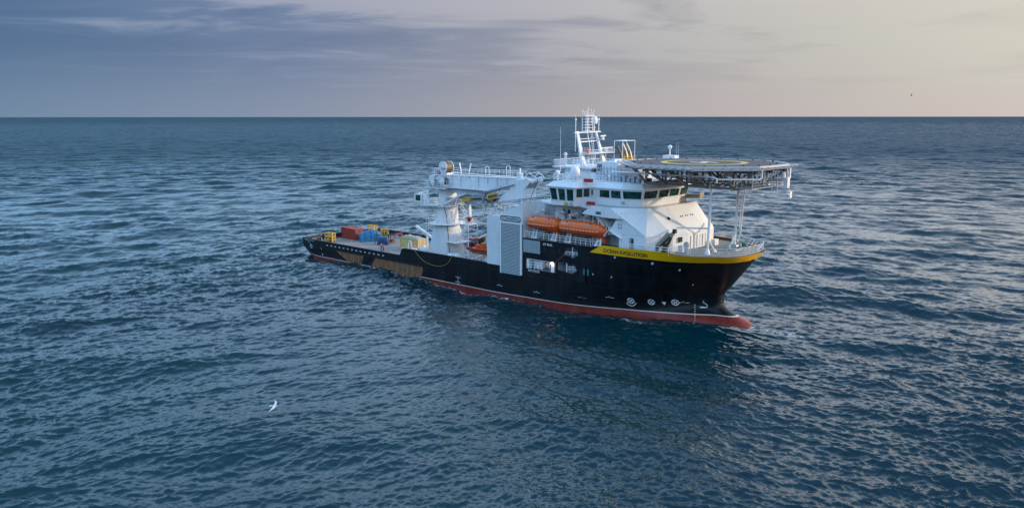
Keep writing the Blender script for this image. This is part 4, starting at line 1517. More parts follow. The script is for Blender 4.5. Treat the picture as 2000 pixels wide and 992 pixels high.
part('foredeck_side_railing', lambda b: b.rail([(37.5, -10.75, 11.66), (41, -10.65, 11.66), (45.4, -10.05, 11.66)], .75, 1.3, bars=2), 'rail_white')
xs = [45.5, 46.6, 47.8, 49, 50, 51, 51.9, 52.7, 53.3, 53.8, 54.15]
line = [(x, -(hbx(x, 11.25) - .22), 11.25) for x in xs]
part('bow_railing', lambda b: b.rail(line + [(54.3, 0, 11.25)] + [(x, -y, z) for x, y, z in reversed(line)], 1.25, 1.25, bars=4, r=.026), 'rail_white')
part('bow_railing', lambda b: b.rail([(45.4, -10.0, 11.25), (45.6, -7.3, 11.25), (47.2, -7.6, 11.25), (48.3, -8.5, 11.25)], 1.15, 1.1, bars=3, r=.03), 'rail_white')


def _bstays(b):
    for i, (x, y, z) in enumerate(line):
        if i < 4: continue
        b.tube((x, -y, z + 1.2), (x - .5, -y - .75, z + .02), .035)


part('railing_stay', _bstays, 'rail_white', kind='stuff')

# block under the mast and the casing beside it
part('mast_house', lambda b: (b.box(19.8, 25.6, -3.6, 3.6, 21.42, 23.2), b.prism([(17.4, -4.1), (18.2, -4.6), (26.4, -4.6), (26.4, 4.6), (18.2, 4.6), (17.4, 4.1)], .22, at=23.2)), 'white_clean')
part('casing', lambda b: (b.box(26.0, 31.6, -4.2, 6.0, 21.42, 22.6), b.box(26.4, 31.0, -3.2, 5.2, 22.6, 24.4), b.prism([(25.8, 24.0), (29.4, 24.9), (29.4, 23.4), (25.8, 23.2)], 3.0, axis='Y', at=-2.0)), 'white_paint')
part('casing_louvre', lambda b: [b.box(26.6 + .0, 27.6, -3.28, -3.2, 22.9 + i * .2, 23.0 + i * .2) for i in range(6)], 'dark_gap', kind='stuff')
part('casing_pipes', lambda b: ([b.tube((27.5 + i * .7, -4.4, 21.4), (27.5 + i * .7, -4.4, 23.8 - .2 * (i % 2)), .09) for i in range(8)], b.tube((27, -4.45, 23.4), (34, -4.45, 23.4), .08), b.tube((27, -4.45, 22.3), (33, -4.45, 22.3), .08),
                                [b.box(32.0 + i * .9, 32.6 + i * .9, -4.8, -4.0, 21.42, 22.1 + .3 * (i % 2)) for i in range(5)]), 'pipe_grey', kind='stuff')
part('mast_platform_railing', lambda b: b.rail([(17.6, -3.9, 23.42), (18.3, -4.5, 23.42), (26.2, -4.5, 23.42)], 1.05, 1.0), 'rail_white')
part('mast_platform_railing', lambda b: b.rail([(17.6, -3.9, 23.42), (17.6, 3.9, 23.42), (26.2, 4.5, 23.42)], 1.05, 1.2), 'rail_white')

# ---- mast
MAST = part('mast', lambda b: b.beam((22.6, -2.8, 25.45), (22.6, 2.8, 25.45), .4, .3), 'white_clean')
for s_ in (-1, 1):
    part('mast_leg', lambda b: (b.beam((23.5, s_ * 3.0, 23.4), (22.4, s_ * 2.8, 27.0), 1.15, .4, .6, .34), b.beam((22.4, s_ * 2.8, 27.0), (21.7, s_ * 2.6, 29.4), .6, .34, .4, .3)), 'white_clean', MAST)
part('cross_arm', lambda b: b.beam((21.8, -3.5, 29.2), (21.8, 3.9, 29.3), .28, .2), 'white_clean', MAST)
part('cross_arm', lambda b: (b.beam((22.1, -2.7, 27.6), (22.1, 2.7, 27.7), .24, .18), b.beam((22.1, -2.7, 28.1), (22.1, 2.7, 28.2), .1)), 'white_clean', MAST)
part('mast_gallery', lambda b: (b.box(22.5, 24.4, -2.8, 4.8, 25.6, 25.72), b.rail([(24.4, -2.6, 25.7), (24.4, 4.8, 25.7)], .55, .9, bars=2), b.rail([(22.6, -2.7, 25.7), (24.4, -2.7, 25.7)], .9, .9)), 'white_clean', MAST)


def _lat(b):
    x0, x1, y0, y1 = 21.5, 22.3, -1.0, .95
    for x in (x0, x1):
        for y in (y0, y1):
            b.tube((x, y, 29.3), (x, y, 32.1), .05)
    for k in range(6):
        z = 29.5 + k * .5
        b.path([(x0, y0, z), (x1, y0, z), (x1, y1, z), (x0, y1, z)], .035, closed=True)
    b.tube((21.9, 0, 29.3), (21.9, 0, 32.2), .12)
    b.box(21.4, 22.4, -1.2, 1.2, 32.1, 32.17)


part('lattice_top', _lat, 'rail_white', MAST)


def _ant(b):
    random.seed(3)
    for i in range(9):
        y = -1.4 + i * .42
        h = random.uniform(.35, 1.2)
        b.tube((21.8 + random.uniform(-.3, .4), y, 32.15), (21.8, y + random.uniform(-.15, .15), 32.2 + h), .028)
        if i % 2 == 0:
            b.lathe([(.02, 0), (.09, .04), (.09, .22), (.02, .28)], (21.8, y, 32.2 + h), 8)
    for (y, z) in ((-3.2, 29.4), (3.4, 29.4)):
        b.tube((21.8, y, 26.0 if y < 0 else 29.2), (21.8, y, z + 2.2), .07)
        b.lathe([(.02, 0), (.16, .05), (.16, .3), (.02, .35)], (21.8, y, z + 1.9), 8)
        b.tube((21.8, y, z + 2.1), (21.8, y, z + 3.0), .02)
    b.tube((21.8, 0, 32.1), (21.8, 0, 33.2), .04)


part('mast_antennas', _ant, 'rail_white', MAST, kind='stuff')
part('mast_post', lambda b: (b.tube((21.9, 1.9, 29.3), (21.9, 1.9, 30.7), .16, .09), b.lathe([(.2, 29.9), (.2, 30.15)], (21.9, 1.9, 0), 10)), 'white_clean', MAST)
part('radome', lambda b: (b.lathe([(.30, -.75), (.58, -.6), (.62, -.1), (.60, .25), (.42, .6), (.16, .72), (.01, .75)], (21.9, 1.9, 31.35), 18)), 'white_clean', MAST, smooth=True)
part('radar_scanner', lambda b: (b.beam((23.4, 1.8, 28.55), (22.6, 4.4, 28.6), .22, .2), b.lathe([(.25, 0), (.25, .35), (.15, .5)], (23.0, 3.1, 28.0), 10), b.box(21.9, 23.2, 2.6, 3.4, 27.9, 28.0)), 'white_clean', MAST)
part('radar_scanner', lambda b: (b.beam((24.3, .4, 26.5), (24.1, 4.6, 26.55), .2, .16), b.lathe([(.22, 0), (.22, .6)], (24.2, 2.5, 25.8), 10)), 'white_clean', MAST)
part('mast_lamp', lambda b: b.box(23.2, 23.7, -2.0, -1.3, 25.75, 26.4), 'orange_dark', MAST)
part('mast_post', lambda b: (b.lathe([(.22, 23.4), (.22, 25.0), (.14, 25.05), (.14, 25.2)], (19.6, -3.2, 0), 10), b.lathe([(.3, 25.2), (.32, 25.6), (.02, 25.8)], (19.6, -3.2, 0), 10)), 'white_clean', ship)


def _mrig(b):
    for (x, y) in ((23.2, -1.2), (23.2, .2), (24.8, 1.6), (25.4, -2.2), (21.2, 1.4)):
        b.tube((x, y, 23.4), (x, y, 25.6), .05)
    b.tube((23.2, 0, 23.4), (21.9, 0, 29.3), .06)
    b.tube((23.0, -1, 24.6), (23.0, 2.4, 24.6), .05)
    for i in range(14):
        z = 23.6 + i * .4
        b.tube((22.6 - i * .05, 1.0, z), (22.6 - i * .05, 1.5, z), .025)
    b.tube((22.6, 1.0, 23.4), (21.9, 1.0, 29.3), .03); b.tube((22.6, 1.5, 23.4), (21.9, 1.5, 29.3), .03)
    b.box(22.6, 23.1, -1.3, -.9, 24.0, 24.5)


part('mast_ladder', _mrig, 'rail_white', MAST)
# domes and whips on the wheelhouse roof
part('satellite_dome', lambda b: (b.lathe([(.35, 21.4), (.35, 22.0), (.72, 22.1), (.86, 22.6), (.86, 23.0), (.72, 23.5), (.4, 23.85), (.02, 24.0)], (26.4, -9.0, 0), 20)), 'white_clean', smooth=True)
part('searchlight', lambda b: (b.tube((23.4, -9.9, 21.4), (23.4, -9.9, 22.5), .1), b.sphere((23.4, -9.9, 22.75), .42, 12)), 'white_clean', smooth=True)
part('whip_aerial', lambda b: b.tube((23.5, -9.3, 22.9), (23.5, -9.3, 30.3), .045, .02, 5), 'rail_white')
part('whip_aerial', lambda b: b.tube((25.2, -9.6, 21.4), (25.2, -9.6, 24.0), .04, .02, 5), 'rail_white')
part('roof_gear', lambda b: (b.sphere((24.9, -8.2, 22.3), .3, 10), b.box(25.2, 25.7, -10.0, -9.6, 21.4, 22.1), b.tube((27.8, -9.0, 21.4), (27.8, -9.0, 23.0), .04), b.sphere((31.2, -6.0, 22.3), .25, 8), b.tube((31.2, -6, 21.4), (31.2, -6, 22.2), .06),
                            b.tube((20.6, -7.5, 21.4), (20.6, -7.5, 22.4), .06)), 'rail_white', kind='stuff')


# exhaust pipes in their frame
def _exf(b):
    x0, x1, y0, y1, z0, z1 = 28.2, 29.9, -.6, 3.0, 24.3, 27.9
    for x in (x0, x1):
        for y in (y0, y1):
            b.tube((x, y, z0), (x, y, z1), .05)
    b.path([(x0, y0, z1), (x1, y0, z1), (x1, y1, z1), (x0, y1, z1)], .05, closed=True)


part('exhaust_frame', _exf, 'rail_white')
for (y, dz, m__) in ((.0, 2.6, 'cable'), (.75, 1.7, 'cable'), (1.5, 3.0, 'steel'), (2.0, 2.1, 'cable'), (2.7, 2.9, 'steel')):
    part('exhaust_pipe', lambda b: (b.tube((29.3, y + .3, 24.2), (29.0, y, 24.4 + dz * .55), .32, .30, 10), b.tube((29.0, y, 24.4 + dz * .55), (28.5, y - .25, 24.4 + dz), .30, .25, 10)), m__, smooth=True)
part('yellow_handrail', lambda b: (b.rail([(30.0, -.4, 24.3), (30.0, 3.2, 24.3)], .9, .7, bars=2, r=.04)), 'yellow_steel')
part('vent_head', lambda b: (b.tube((33.5, 8.5, 22), (33.5, 8.5, 26.4), .12), b.sphere((33.5, 8.5, 26.7), .38, 10), b.box(32.4, 34.8, 8, 9.4, 24.6, 25.3)), 'white_clean')
for (x, y) in ((34.4, 9.2), (34.9, 9.0)):
    part('whip_aerial', lambda b: b.tube((x, y, 24.6), (x, y, 27.6), .03, .015, 4), 'rail_white')

# ---- helideck
HC = Vector((45.1, 0, 24.85)); A_ = 11.8
oc = [(HC.x + A_ * sx, HC.y + A_ * sy) for sx, sy in ((1, -.414), (1, .414), (.414, 1), (-.414, 1), (-1, .414), (-1, -.414), (-.414, -1), (.414, -1))]
b = MB(); b.prism(oc, .12, at=HC.z - .12)
HD = b.build('helideck', 'helideck_paint', ship)


def ringmesh(cx_, cy_, r0_, r1_, z, n=72):
    vv, ff = [], []
    for i in range(n):
        a = 2 * math.pi * i / n
        vv += [(cx_ + r0_ * math.cos(a), cy_ + r0_ * math.sin(a), z), (cx_ + r1_ * math.cos(a), cy_ + r1_ * math.sin(a), z)]
        j = (i + 1) % n
        ff.append((2 * i, 2 * i + 1, 2 * j + 1, 2 * j))
    return vv, ff


b = MB(); b.add(*ringmesh(HC.x, HC.y, 5.75, 6.75, HC.z + .008)); b.build('landing_circle', 'mark_yellow', HD)
b = MB()
zz = HC.z + .008
ca, sa = math.cos(R(-20)), math.sin(R(-20))
for (x0, x1, y0, y1) in ((-2, 2, -1.5, -.75), (-2, 2, .75, 1.5), (-.4, .4, -.75, .75)):
    b.add([(HC.x + x * ca - y * sa, HC.y + x * sa + y * ca, zz) for x, y in ((x0, y0), (x1, y0), (x1, y1), (x0, y1))], [(0, 1, 2, 3)])
b.build('landing_letter', 'mark_white', HD)
b = MB(); o2 = outset(oc, -.12); o3 = outset(oc, -.32)
b.add([(x, y, zz) for x, y in o2] + [(x, y, zz) for x, y in o3], [(i, (i + 1) % 8, 8 + (i + 1) % 8, 8 + i) for i in range(8)])
b.build('edge_line', 'mark_white', HD)
b = MB(); f1_ = outset(oc, .02)
b.add([(x, y, HC.z + .02) for x, y in f1_] + [(x, y, HC.z - .62) for x, y in f1_], [(i, (i + 1) % 8, 8 + (i + 1) % 8, 8 + i) for i in range(8)])
b.build('deck_edge_beam', 'aluminium', HD)
# edge pads of the safety net seen from the side
for k in range(8):
    p0, p1 = Vector((*oc[k], 0)), Vector((*oc[(k + 1) % 8], 0))
    e_ = (p1 - p0).normalized(); nn = Vector((e_.y, -e_.x, 0))
    if nn.dot(p0 - Vector((HC.x, 0, 0))) < 0: nn = -nn
    L_ = (p1 - p0).length
    m_ = 7
    fb = MB(); nb = MB(); lb = MB()
    for i in range(m_ + 1):
        p = p0 + e_ * (L_ * i / m_); p.z = HC.z - .35
        q_ = p + nn * 1.35 + Vector((0, 0, .28))
        fb.tube(p, q_, .05, n=5)
        fb.tube(p + Vector((0, 0, -.35)), q_, .03, n=4)
        if i < m_:
            p2_ = p0 + e_ * (L_ * (i + 1) / m_); p2_.z = HC.z - .35
            q2_ = p2_ + nn * 1.35 + Vector((0, 0, .28))
            nb.tube(q_, q2_, .045, n=5)
            nb.tube(p.lerp(q_, .5), p2_.lerp(q2_, .5), .02, n=4)
            for j in range(1, 4):
                nb.tube((p.lerp(p2_, j / 4)), (q_.lerp(q2_, j / 4)), .012, n=3)
            lb.beam(p + e_ * .35 + nn * .09 + Vector((0, 0, -.0)), p + e_ * (L_ / m_ * .72) + nn * .09, .12, .26)
    fb.build('net_bracket', 'aluminium', HD, kind='stuff')
    nb.build('safety_net', 'aluminium', HD)
    if k in (5, 6): lb.build('edge_pad', 'mark_white', HD, kind='stuff')
b = MB()
for k in range(24):
    a = 2 * math.pi * k / 24
    rr_ = 11.0
    b.lathe([(.12, 0), (.12, .14), (.06, .2)], (HC.x + rr_ * math.cos(a), rr_ * math.sin(a), HC.z), 6)
b.build('deck_lights', 'dark_gap', HD, kind='stuff')


# supporting truss
def _truss_side(y):
    def fn(b):
        zt, zb_ = HC.z - .95, 21.45
        xn = [33.8, 37.6, 41.2, 45.0, 48.9, 52.8, 56.4]
        b.beam((33.5, y, zt), (56.7, y, zt), .26, .30)
        b.beam((37.6, y, zb_ + .15), (52.8, y, zb_), .26, .28)
        for i, x in enumerate(xn[1:6]):
            b.beam((x, y, zb_), (x, y, zt), .30, .30)
            if i < 5 and i != 4:
                b.beam((x - 3.1 if i else x - 2.8, y, zt), (x, y, zb_), .24, .28)
        b.beam((49.8, y, zt), (52.8, y, zb_), .26, .26)
        b.beam((56.2, y, zt), (52.8, y, zb_), .26, .26)
        for x in xn: b.box(x - .3, x + .3, y - .2, y + .2, zb_ - .2, zb_ + .2) if 37 < x < 53 else None
    return fn


for y in (-4.8, 0.0, 4.8):
    part('support_truss', _truss_side(y), 'truss_grey', HD)


def _cross(b):
    for x in (37.6, 41.2, 45.0, 48.9, 52.8):
        b.beam((x, -4.8, 21.45), (x, 4.8, 21.45), .26, .26)
        w_ = 11.2 if 40 < x < 50.2 else 8.4
        b.beam((x, -w_, 23.95), (x, w_, 23.95), .22, .34)
        for s_ in (-1, 1):
            b.beam((x, s_ * w_ * .92, 23.85), (x, s_ * 4.8, 21.55), .18, .2)
            if x in (41.2, 48.9):
                b.beam((x, s_ * 4.8, 21.5), (x, s_ * 0.2, 23.8), .16, .18)
    for x in [34.4 + i * 1.35 for i in range(17)]:
        w_ = 11.5 if 40 < x < 50.2 else 11.5 - min(abs(x - 40), abs(x - 50.2))
        b.beam((x, -w_, 24.42), (x, w_, 24.42), .12, .5)


part('cross_beams', _cross, 'truss_grey', HD)
part('fore_cross_beam', lambda b: (b.beam((52.8, -5.2, 21.35), (52.8, 5.2, 21.35), .35, .45)), 'crane_beige', HD)


def _catw(b):
    z = 21.6
    b.box(53.2, 55.9, -5.0, 6.4, z - .08, z)
    b.rail([(53.4, -5.0, z), (55.9, -5.0, z), (55.9, 6.4, z)], 1.1, .9, bars=3, r=.03)
    for (x, y) in ((55.9, -5), (55.9, -1), (55.9, 3), (55.9, 6.4), (53.4, -5)):
        b.tube((x, y, z), (x, y, 24.2), .06)


part('under_deck_catwalk', _catw, 'pipe_grey', HD)


def _gear(b):
    random.seed(11)
    for i in range(14):
        x = random.uniform(50.5, 55.8); y = random.uniform(-4.5, 6); z = random.uniform(21.7, 23.6)
        b.box(x, x + random.uniform(.2, .6), y, y + random.uniform(.2, .7), z, z + random.uniform(.15, .6))
    for i in range(10):
        y = -5 + i * 1.2
        b.tube((56.5, y, 23.9), (56.5, y + random.uniform(-.2, .2), 22.9 - random.uniform(0, .8)), .05)
    for i in range(12):
        x = 36 + i * 1.6
        b.tube((x, -3.5 + (i % 3), 23.8), (x + random.uniform(-1, 1), -3.5 + (i % 3), 22.0), .06)
        b.box(x, x + .5, -5.2, -4.9, 22.6, 23.0)


part('under_deck_gear', _gear, 'pipe_grey', HD, kind='stuff')


def _hang(b):
    z = 20.9
    b.tube((53.3, -3.6, 21.4), (53.3, -3.6, z - .2), .07)
    b.tube((53.3, -2.2, 21.4), (53.3, -2.2, z - .2), .07)
    b.box(53.2, 56.4, -2.9, -2.3, z - .3, z - .22)
    b.box(55.0, 58.0, 2.4, 3.0, z - .5, z - .4)
    b.tube((55.6, 2.0, 21.6), (55.6, 2.0, z), .07); b.tube((56.2, 2.6, z - .4), (56.2, 2.6, z + .6), .07)
    b.box(57.2, 57.8, 3.6, 4.3, z - 1.1, z - .1)
    b.box(56.8, 57.4, 3.4, 4.2, z + .4, z + 2.0)
    b.tube((57.5, 3.9, z), (57.0, 3.9, 24.2), .05)
    b.lathe([(.3, 0), (.3, .7), (.05, .8)], (57.0, 2.8, z + 2.0), 10)
    b.tube((56.9, 5.0, 24.3), (58.7, 5.5, 24.9), .03)
    b.box(57.0, 57.2, 4.6, 4.9, 22.7, 24.3)


part('foam_monitor', _hang, 'white_clean', HD, label='white fittings hanging under the forward edge of the helideck')
part('handrail_pipe', lambda b: b.path([(33.6, -9.2, 23.0), (34.0, -9.2, 23.35), (51.8, -9.2, 23.35), (52.4, -9.0, 23.1), (52.4, -9.0, 22.5)], .12, n=8), 'rail_white', HD)
part('handrail_pipe', lambda b: b.path([(52.3, -8.6, 23.0), (56.8, -4.9, 23.0), (57.1, -4.5, 23.2), (57.1, -4.5, 24.4)], .11, n=8), 'rail_white', HD)
part('handrail_pipe', lambda b: b.path([(49.2, -5.2, 20.8), (49.2, -5.2, 22.3), (52.6, -5.2, 22.3)], .07, n=6), 'rail_white', HD)

# pillars and their braces
for s_ in (-1, 1):
    y = -4.7 if s_ < 0 else 3.9
    part('support_pillar', lambda b: (b.tube((49.2, y, 21.3), (49.0, y, 13.4), .20, n=12), b.tube((49.0, y, 13.5), (49.0, y - .1, 11.25), .17, n=10), b.tube((49.0, y, 13.6), (48.7, y - s_ * 2.6 if s_ < 0 else y - 1.0, 11.25), .16, n=8),
                                      b.lathe([(.45, 11.25), (.4, 11.5), (.22, 12.0)], (49.0, y - .1, 0), 10), b.lathe([(.4, 11.25), (.2, 11.7)], (48.7, y - s_ * 2.6 if s_ < 0 else y - 1.0, 0), 8),
                                      b.tube((49.7, y + .2, 21.3), (49.5, y + .2, 14.4), .08, n=6) if s_ > 0 else None,
                                      b.tube((50.0, y + .55, 21.3), (49.6, y + .55, 13.6), .12, n=8) if s_ > 0 else None,
                                      b.tube((49.6, y + .55, 13.6), (48.9, y + .6, 11.25), .11, n=8) if s_ > 0 else None), 'white_clean', HD, smooth=True)
    part('pillar_brace', lambda b: b.tube((49.0, y, 15.2), (43.9, y * 1.15, 14.9), .13, n=8), 'white_clean', HD)
# bow deck fittings
part('bow_winch', lambda b: (b.lathe([(.5, -.8), (.5, -.7), (.25, -.7), (.25, .7), (.5, .7), (.5, .8)], (50.4, 1.6, 11.9), 12, 'Y'), b.box(50.0, 50.9, .6, 2.6, 11.24, 11.5)), 'pipe_grey')
part('green_net', lambda b: ([b.sphere((48.2 + .5 * i, 5.9 + .35 * i, 11.5), .45, 8, .7) for i in range(3)]), 'green_net', label='heap of green net lying on the foredeck')
part('deck_vent', lambda b: (b.lathe([(.32, 11.24), (.32, 12.3), (.42, 12.35), (.42, 12.9), (.1, 13.1)], (46.4, -6.6, 0), 12)), 'pipe_grey')
part('deck_locker', lambda b: (b.box(44.7, 45.5, -6.2, -5.4, 11.24, 12.3), b.box(44.9, 45.6, 3.6, 4.8, 11.24, 12.2)), 'white_paint')

# ------------------------------------------------------------------ the big knuckle-boom crane
crane = empty('offshore_crane', (-7.3, -7.0, 3.1), 0, 'white knuckle boom crane standing on its round column on the starboard side amidships', 'crane')
CX, CY = -7.3, -7.0


def cp(name, fn, m, parent=None, **kw):
    return part(name, fn, m, parent or crane, **kw)


def _ped(b):
    def sq(h, z, n=24):
        out = []
        for i in range(n):
            a = 2 * math.pi * i / n + math.pi / 4
            c_, s_ = math.cos(a), math.sin(a)
            k = h / max(abs(c_), abs(s_))
            out.append((CX + c_ * k, CY + s_ * k, z))
        return out
    def ci(r, z, n=24):
        return [(CX + r * math.cos(2 * math.pi * i / n + math.pi / 4), CY + r * math.sin(2 * math.pi * i / n + math.pi / 4), z) for i in range(n)]
    mid = [tuple((Vector(p) * .5 + Vector(q) * .5)) for p, q in zip(sq(2.35, 9.6), ci(2.5, 9.6))]
    b.loft([sq(2.35, 3.1), sq(2.35, 7.2), mid, ci(2.3, 11.3), ci(2.2, 14.3), ci(2.45, 14.35), ci(2.45, 14.7)])


cp('pedestal', _ped, 'white_clean', smooth=True)
cp('slewing_column', lambda b: b.lathe([(2.1, 14.7), (1.8, 14.95), (1.75, 18.0), (2.3, 18.3)], (CX + .3, CY, 0), 24), 'white_clean', smooth=True)
cp('pedestal_hatch', lambda b: b.prism([(y, z) for y, z in rrect(-7.6, -6.6, 12.3, 13.9, .3)], .12, axis='X', at=CX + 2.15), 'white_paint')
for z_, r_, rr_ in ((11.25, 2.3, 3.7), (14.75, 2.4, 3.1)):
    def _pl(b):
        n = 20
        b.lathe([(rr_, z_), (rr_, z_ + .12)], (CX, CY, 0), n)
        b.rail([(CX + (rr_ - .05) * math.cos(2 * math.pi * i / n), CY + (rr_ - .05) * math.sin(2 * math.pi * i / n), z_ + .12) for i in range(n)], 1.1, 1.2, closed=True)
    cp('ring_platform', _pl, 'rail_white')
cp('small_platform', lambda b: (b.box(CX + 2.0, CX + 5.2, CY - 2.4, CY + 1.6, 7.9, 8.0), b.rail([(CX + 2.2, CY - 2.4, 8), (CX + 5.2, CY - 2.4, 8), (CX + 5.2, CY + 1.6, 8)], 1.1, 1)), 'rail_white')
boom_prof = [(-9.6, 18.5), (-9.0, 20.4), (-6.5, 20.9), (12.6, 21.15), (14.6, 21.0), (14.9, 20.3), (12.8, 19.95), (9.6, 19.2), (6.2, 18.5), (3.6, 17.5), (-1, 17.25), (-5.2, 17.7), (-5.4, 18.3)]
BOOM = cp('boom', lambda b: b.prism(boom_prof, 2.5, axis='Y', at=-8.25), 'white_paint', bevel=.12)
cp('boom_flange', lambda b: (b.beam((-5.2, -8.3, 18.72), (5.6, -8.3, 18.72), .12, .12), b.beam((-6.5, -8.3, 20.85), (12.6, -8.3, 21.08), .1, .1)), 'white_clean', BOOM)
cp('machinery_deck', lambda b: (b.box(-10.4, -4.6, -10.2, -4.6, 18.3, 18.5), b.box(-4.6, 6.6, -9.5, -8.25, 18.55, 18.68), b.box(-10.6, -9.2, -8.6, -4.6, 18.5, 20.6)), 'white_paint')
cp('deck_railing', lambda b: (b.rail([(-4.6, -9.45, 18.68), (6.6, -9.45, 18.68)], 1.1, 1.1, r=.03), b.rail([(-10.3, -4.7, 18.5), (-10.4, -10.1, 18.5), (-4.7, -10.1, 18.5)], 1.1, 1.0, r=.03)), 'rail_white')
cp('boom_railing', lambda b: (b.rail([(-6.4, -5.9, 20.95), (12.8, -5.9, 21.18)], 1.1, 1.15, r=.028), b.box(-6, 12.6, -6.6, -5.75, 21.16, 21.2)), 'rail_white')


def hoop(b, x, y, z, w, h):
    b.path([(x - w / 2, y, z), (x - w / 2, y, z + h), (x, y, z + h + .2), (x + w / 2, y, z + h), (x + w / 2, y, z)], .06, n=5)


cp('access_hoop', lambda b: [hoop(b, x, y, z, .9, h) for x, y, z, h in ((-1.6, -9.2, 18.7, 1.9), (2.0, -9.2, 18.7, 1.7), (3.2, -6.2, 21.0, 1.6), (8.6, -6.2, 21.1, 1.9))], 'rail_white', kind='stuff')
cp('cable_guide', lambda b: (b.beam((-3.4, -6.6, 21.0), (-3.9, -6.6, 23.2), .14), b.beam((-1.4, -6.6, 21.0), (-.8, -6.6, 23.2), .14), b.beam((-3.5, -6.6, 21.9), (-1.2, -6.6, 21.9), .12)), 'rail_white')
cp('boom_post', lambda b: (b.tube((11.7, -6.4, 21.2), (11.7, -6.4, 22.8), .16), b.box(11.2, 12.2, -6.8, -6.1, 21.2, 21.9)), 'rail_white')


def _hoses(b):
    random.seed(14)
    for i in range(5):
        z = 17.15 - i * .12
        b.path([(-5.6, -8.5 - i * .05, 15.2 + i * .3), (-3.5, -8.6, 16.6), (-1, -8.62, z), (4.5, -8.62, z + .2), (6.4, -8.9, 16.2 + i * .2), (8.8, -8.8, 17.3)], .045, n=4)
    for x in (-4.2, -1.8, .6, 3.0, 5.4, 7.8, 10.2):
        b.tube((x, -8.29, 18.8 if x < 5 else 18.9 + (x - 5) * .2), (x, -8.29, 20.9), .03, n=4)
    b.path([(-6.2, -9.4, 22.2), (-3.4, -7.4, 21.6), (5, -7.2, 21.5), (12, -7.2, 21.8), (16.8, -7.1, 21.6)], .035, n=4)
    b.path([(-5.4, -9.4, 14.9), (-5.0, -9.2, 13.0), (-5.05, -8.8, 9.5), (-4.9, -8.6, 5.0)], .07, n=5)


cp('hose', _hoses, 'rubber', kind='stuff')


def winch(x, y, z, r, w):
    h = cp('winch', lambda b: (b.lathe([(r, -w / 2 - .1), (r, -w / 2)], (x, y, z), 22, 'Y'), b.lathe([(r, w / 2), (r, w / 2 + .1)], (x, y, z), 22, 'Y'), b.lathe([(r * .3, -w / 2 - .35), (r * .3, -w / 2 - .1)], (x, y, z), 12, 'Y'),
                               b.box(x - r * .6, x + r * .9, y - w / 2, y + w / 2, z - r * 1.45, z - r * .9)), 'white_clean', smooth=True)
    cp('winch_drum', lambda b: b.lathe([(r * .86, -w / 2), (r * .9, 0), (r * .86, w / 2)], (x, y, z), 22, 'Y'), 'cable', h, smooth=True)
    return h


winch(-6.6, -7.6, 22.3, 1.15, 1.7)
winch(-5.6, -9.1, 19.75, .75, 1.2)
winch(-8.2, -9.3, 19.4, .55, .9)


def _mach(b):
    random.seed(5)
    for i in range(26):
        x = random.uniform(-10, -5.4); y = random.uniform(-9.9, -8.6)
        s_ = random.uniform(.15, .5)
        z = 18.5 + random.choice((0, 0, .4))
        b.box(x, x + s_, y, y + s_, z, z + random.uniform(.2, .9))
    for i in range(10):
        x = -10 + i * .5
        b.tube((x, -9.9, 18.6), (x + .4, -9.0, 19.6 + (i % 3) * .3), .05)
    for i in range(3):
        b.box(-9.6 + i * 1.0, -9.0 + i * 1.0, -7.9, -7.1, 20.8, 21.6 + .2 * i)


cp('machinery', _mach, 'pipe_grey', kind='stuff')
cp('winch_gallery', lambda b: (b.rail([(-10.2, -8.2, 20.7), (-7.6, -8.2, 20.9)], 1.2, .7), b.rail([(-10.2, -8.2, 20.7), (-10.2, -5.8, 20.7), (-7.6, -5.8, 20.9)], 1.2, .8), b.box(-10.3, -7.6, -8.2, -5.8, 20.6, 20.7)), 'rail_white')
cp('oil_tank', lambda b: b.box(-8.6, -7.9, -8.2, -7.6, 20.95, 21.6), 'red_paint')
# driver's cab hung off the aft starboard side
CAB = cp('operator_cab', lambda b: b.prism([(-12.6, 15.2), (-10.6, 15.2), (-10.6, 17.0), (-12.8, 17.0), (-13.0, 16.2)], 1.9, axis='Y', at=-10.6), 'white_clean', bevel=.06)
cp('cab_window', lambda b: (b.box(-12.4, -11.0, -10.64, -10.58, 15.7, 16.8)), 'glass', CAB)
cp('cab_window', lambda b: (b.box(-10.62, -10.57, -10.3, -9.0, 15.8, 16.8)), 'glass', CAB)
cp('cab_platform', lambda b: (b.box(-11.0, -7.0, -10.6, -8.6, 14.9, 15.0), b.rail([(-10.6, -10.6, 15.0), (-7.2, -10.6, 15.0), (-7.0, -8.8, 15.0)], 1.15, .8), b.beam((-10, -9.6, 17), (-10, -9.0, 18.3), .3), b.box(-10.5, -9.6, -10.3, -9.5, 15.0, 16.9),
                              b.beam((-12.5, -9.6, 17.05), (-8.5, -8.6, 18.2), .25)), 'rail_white')
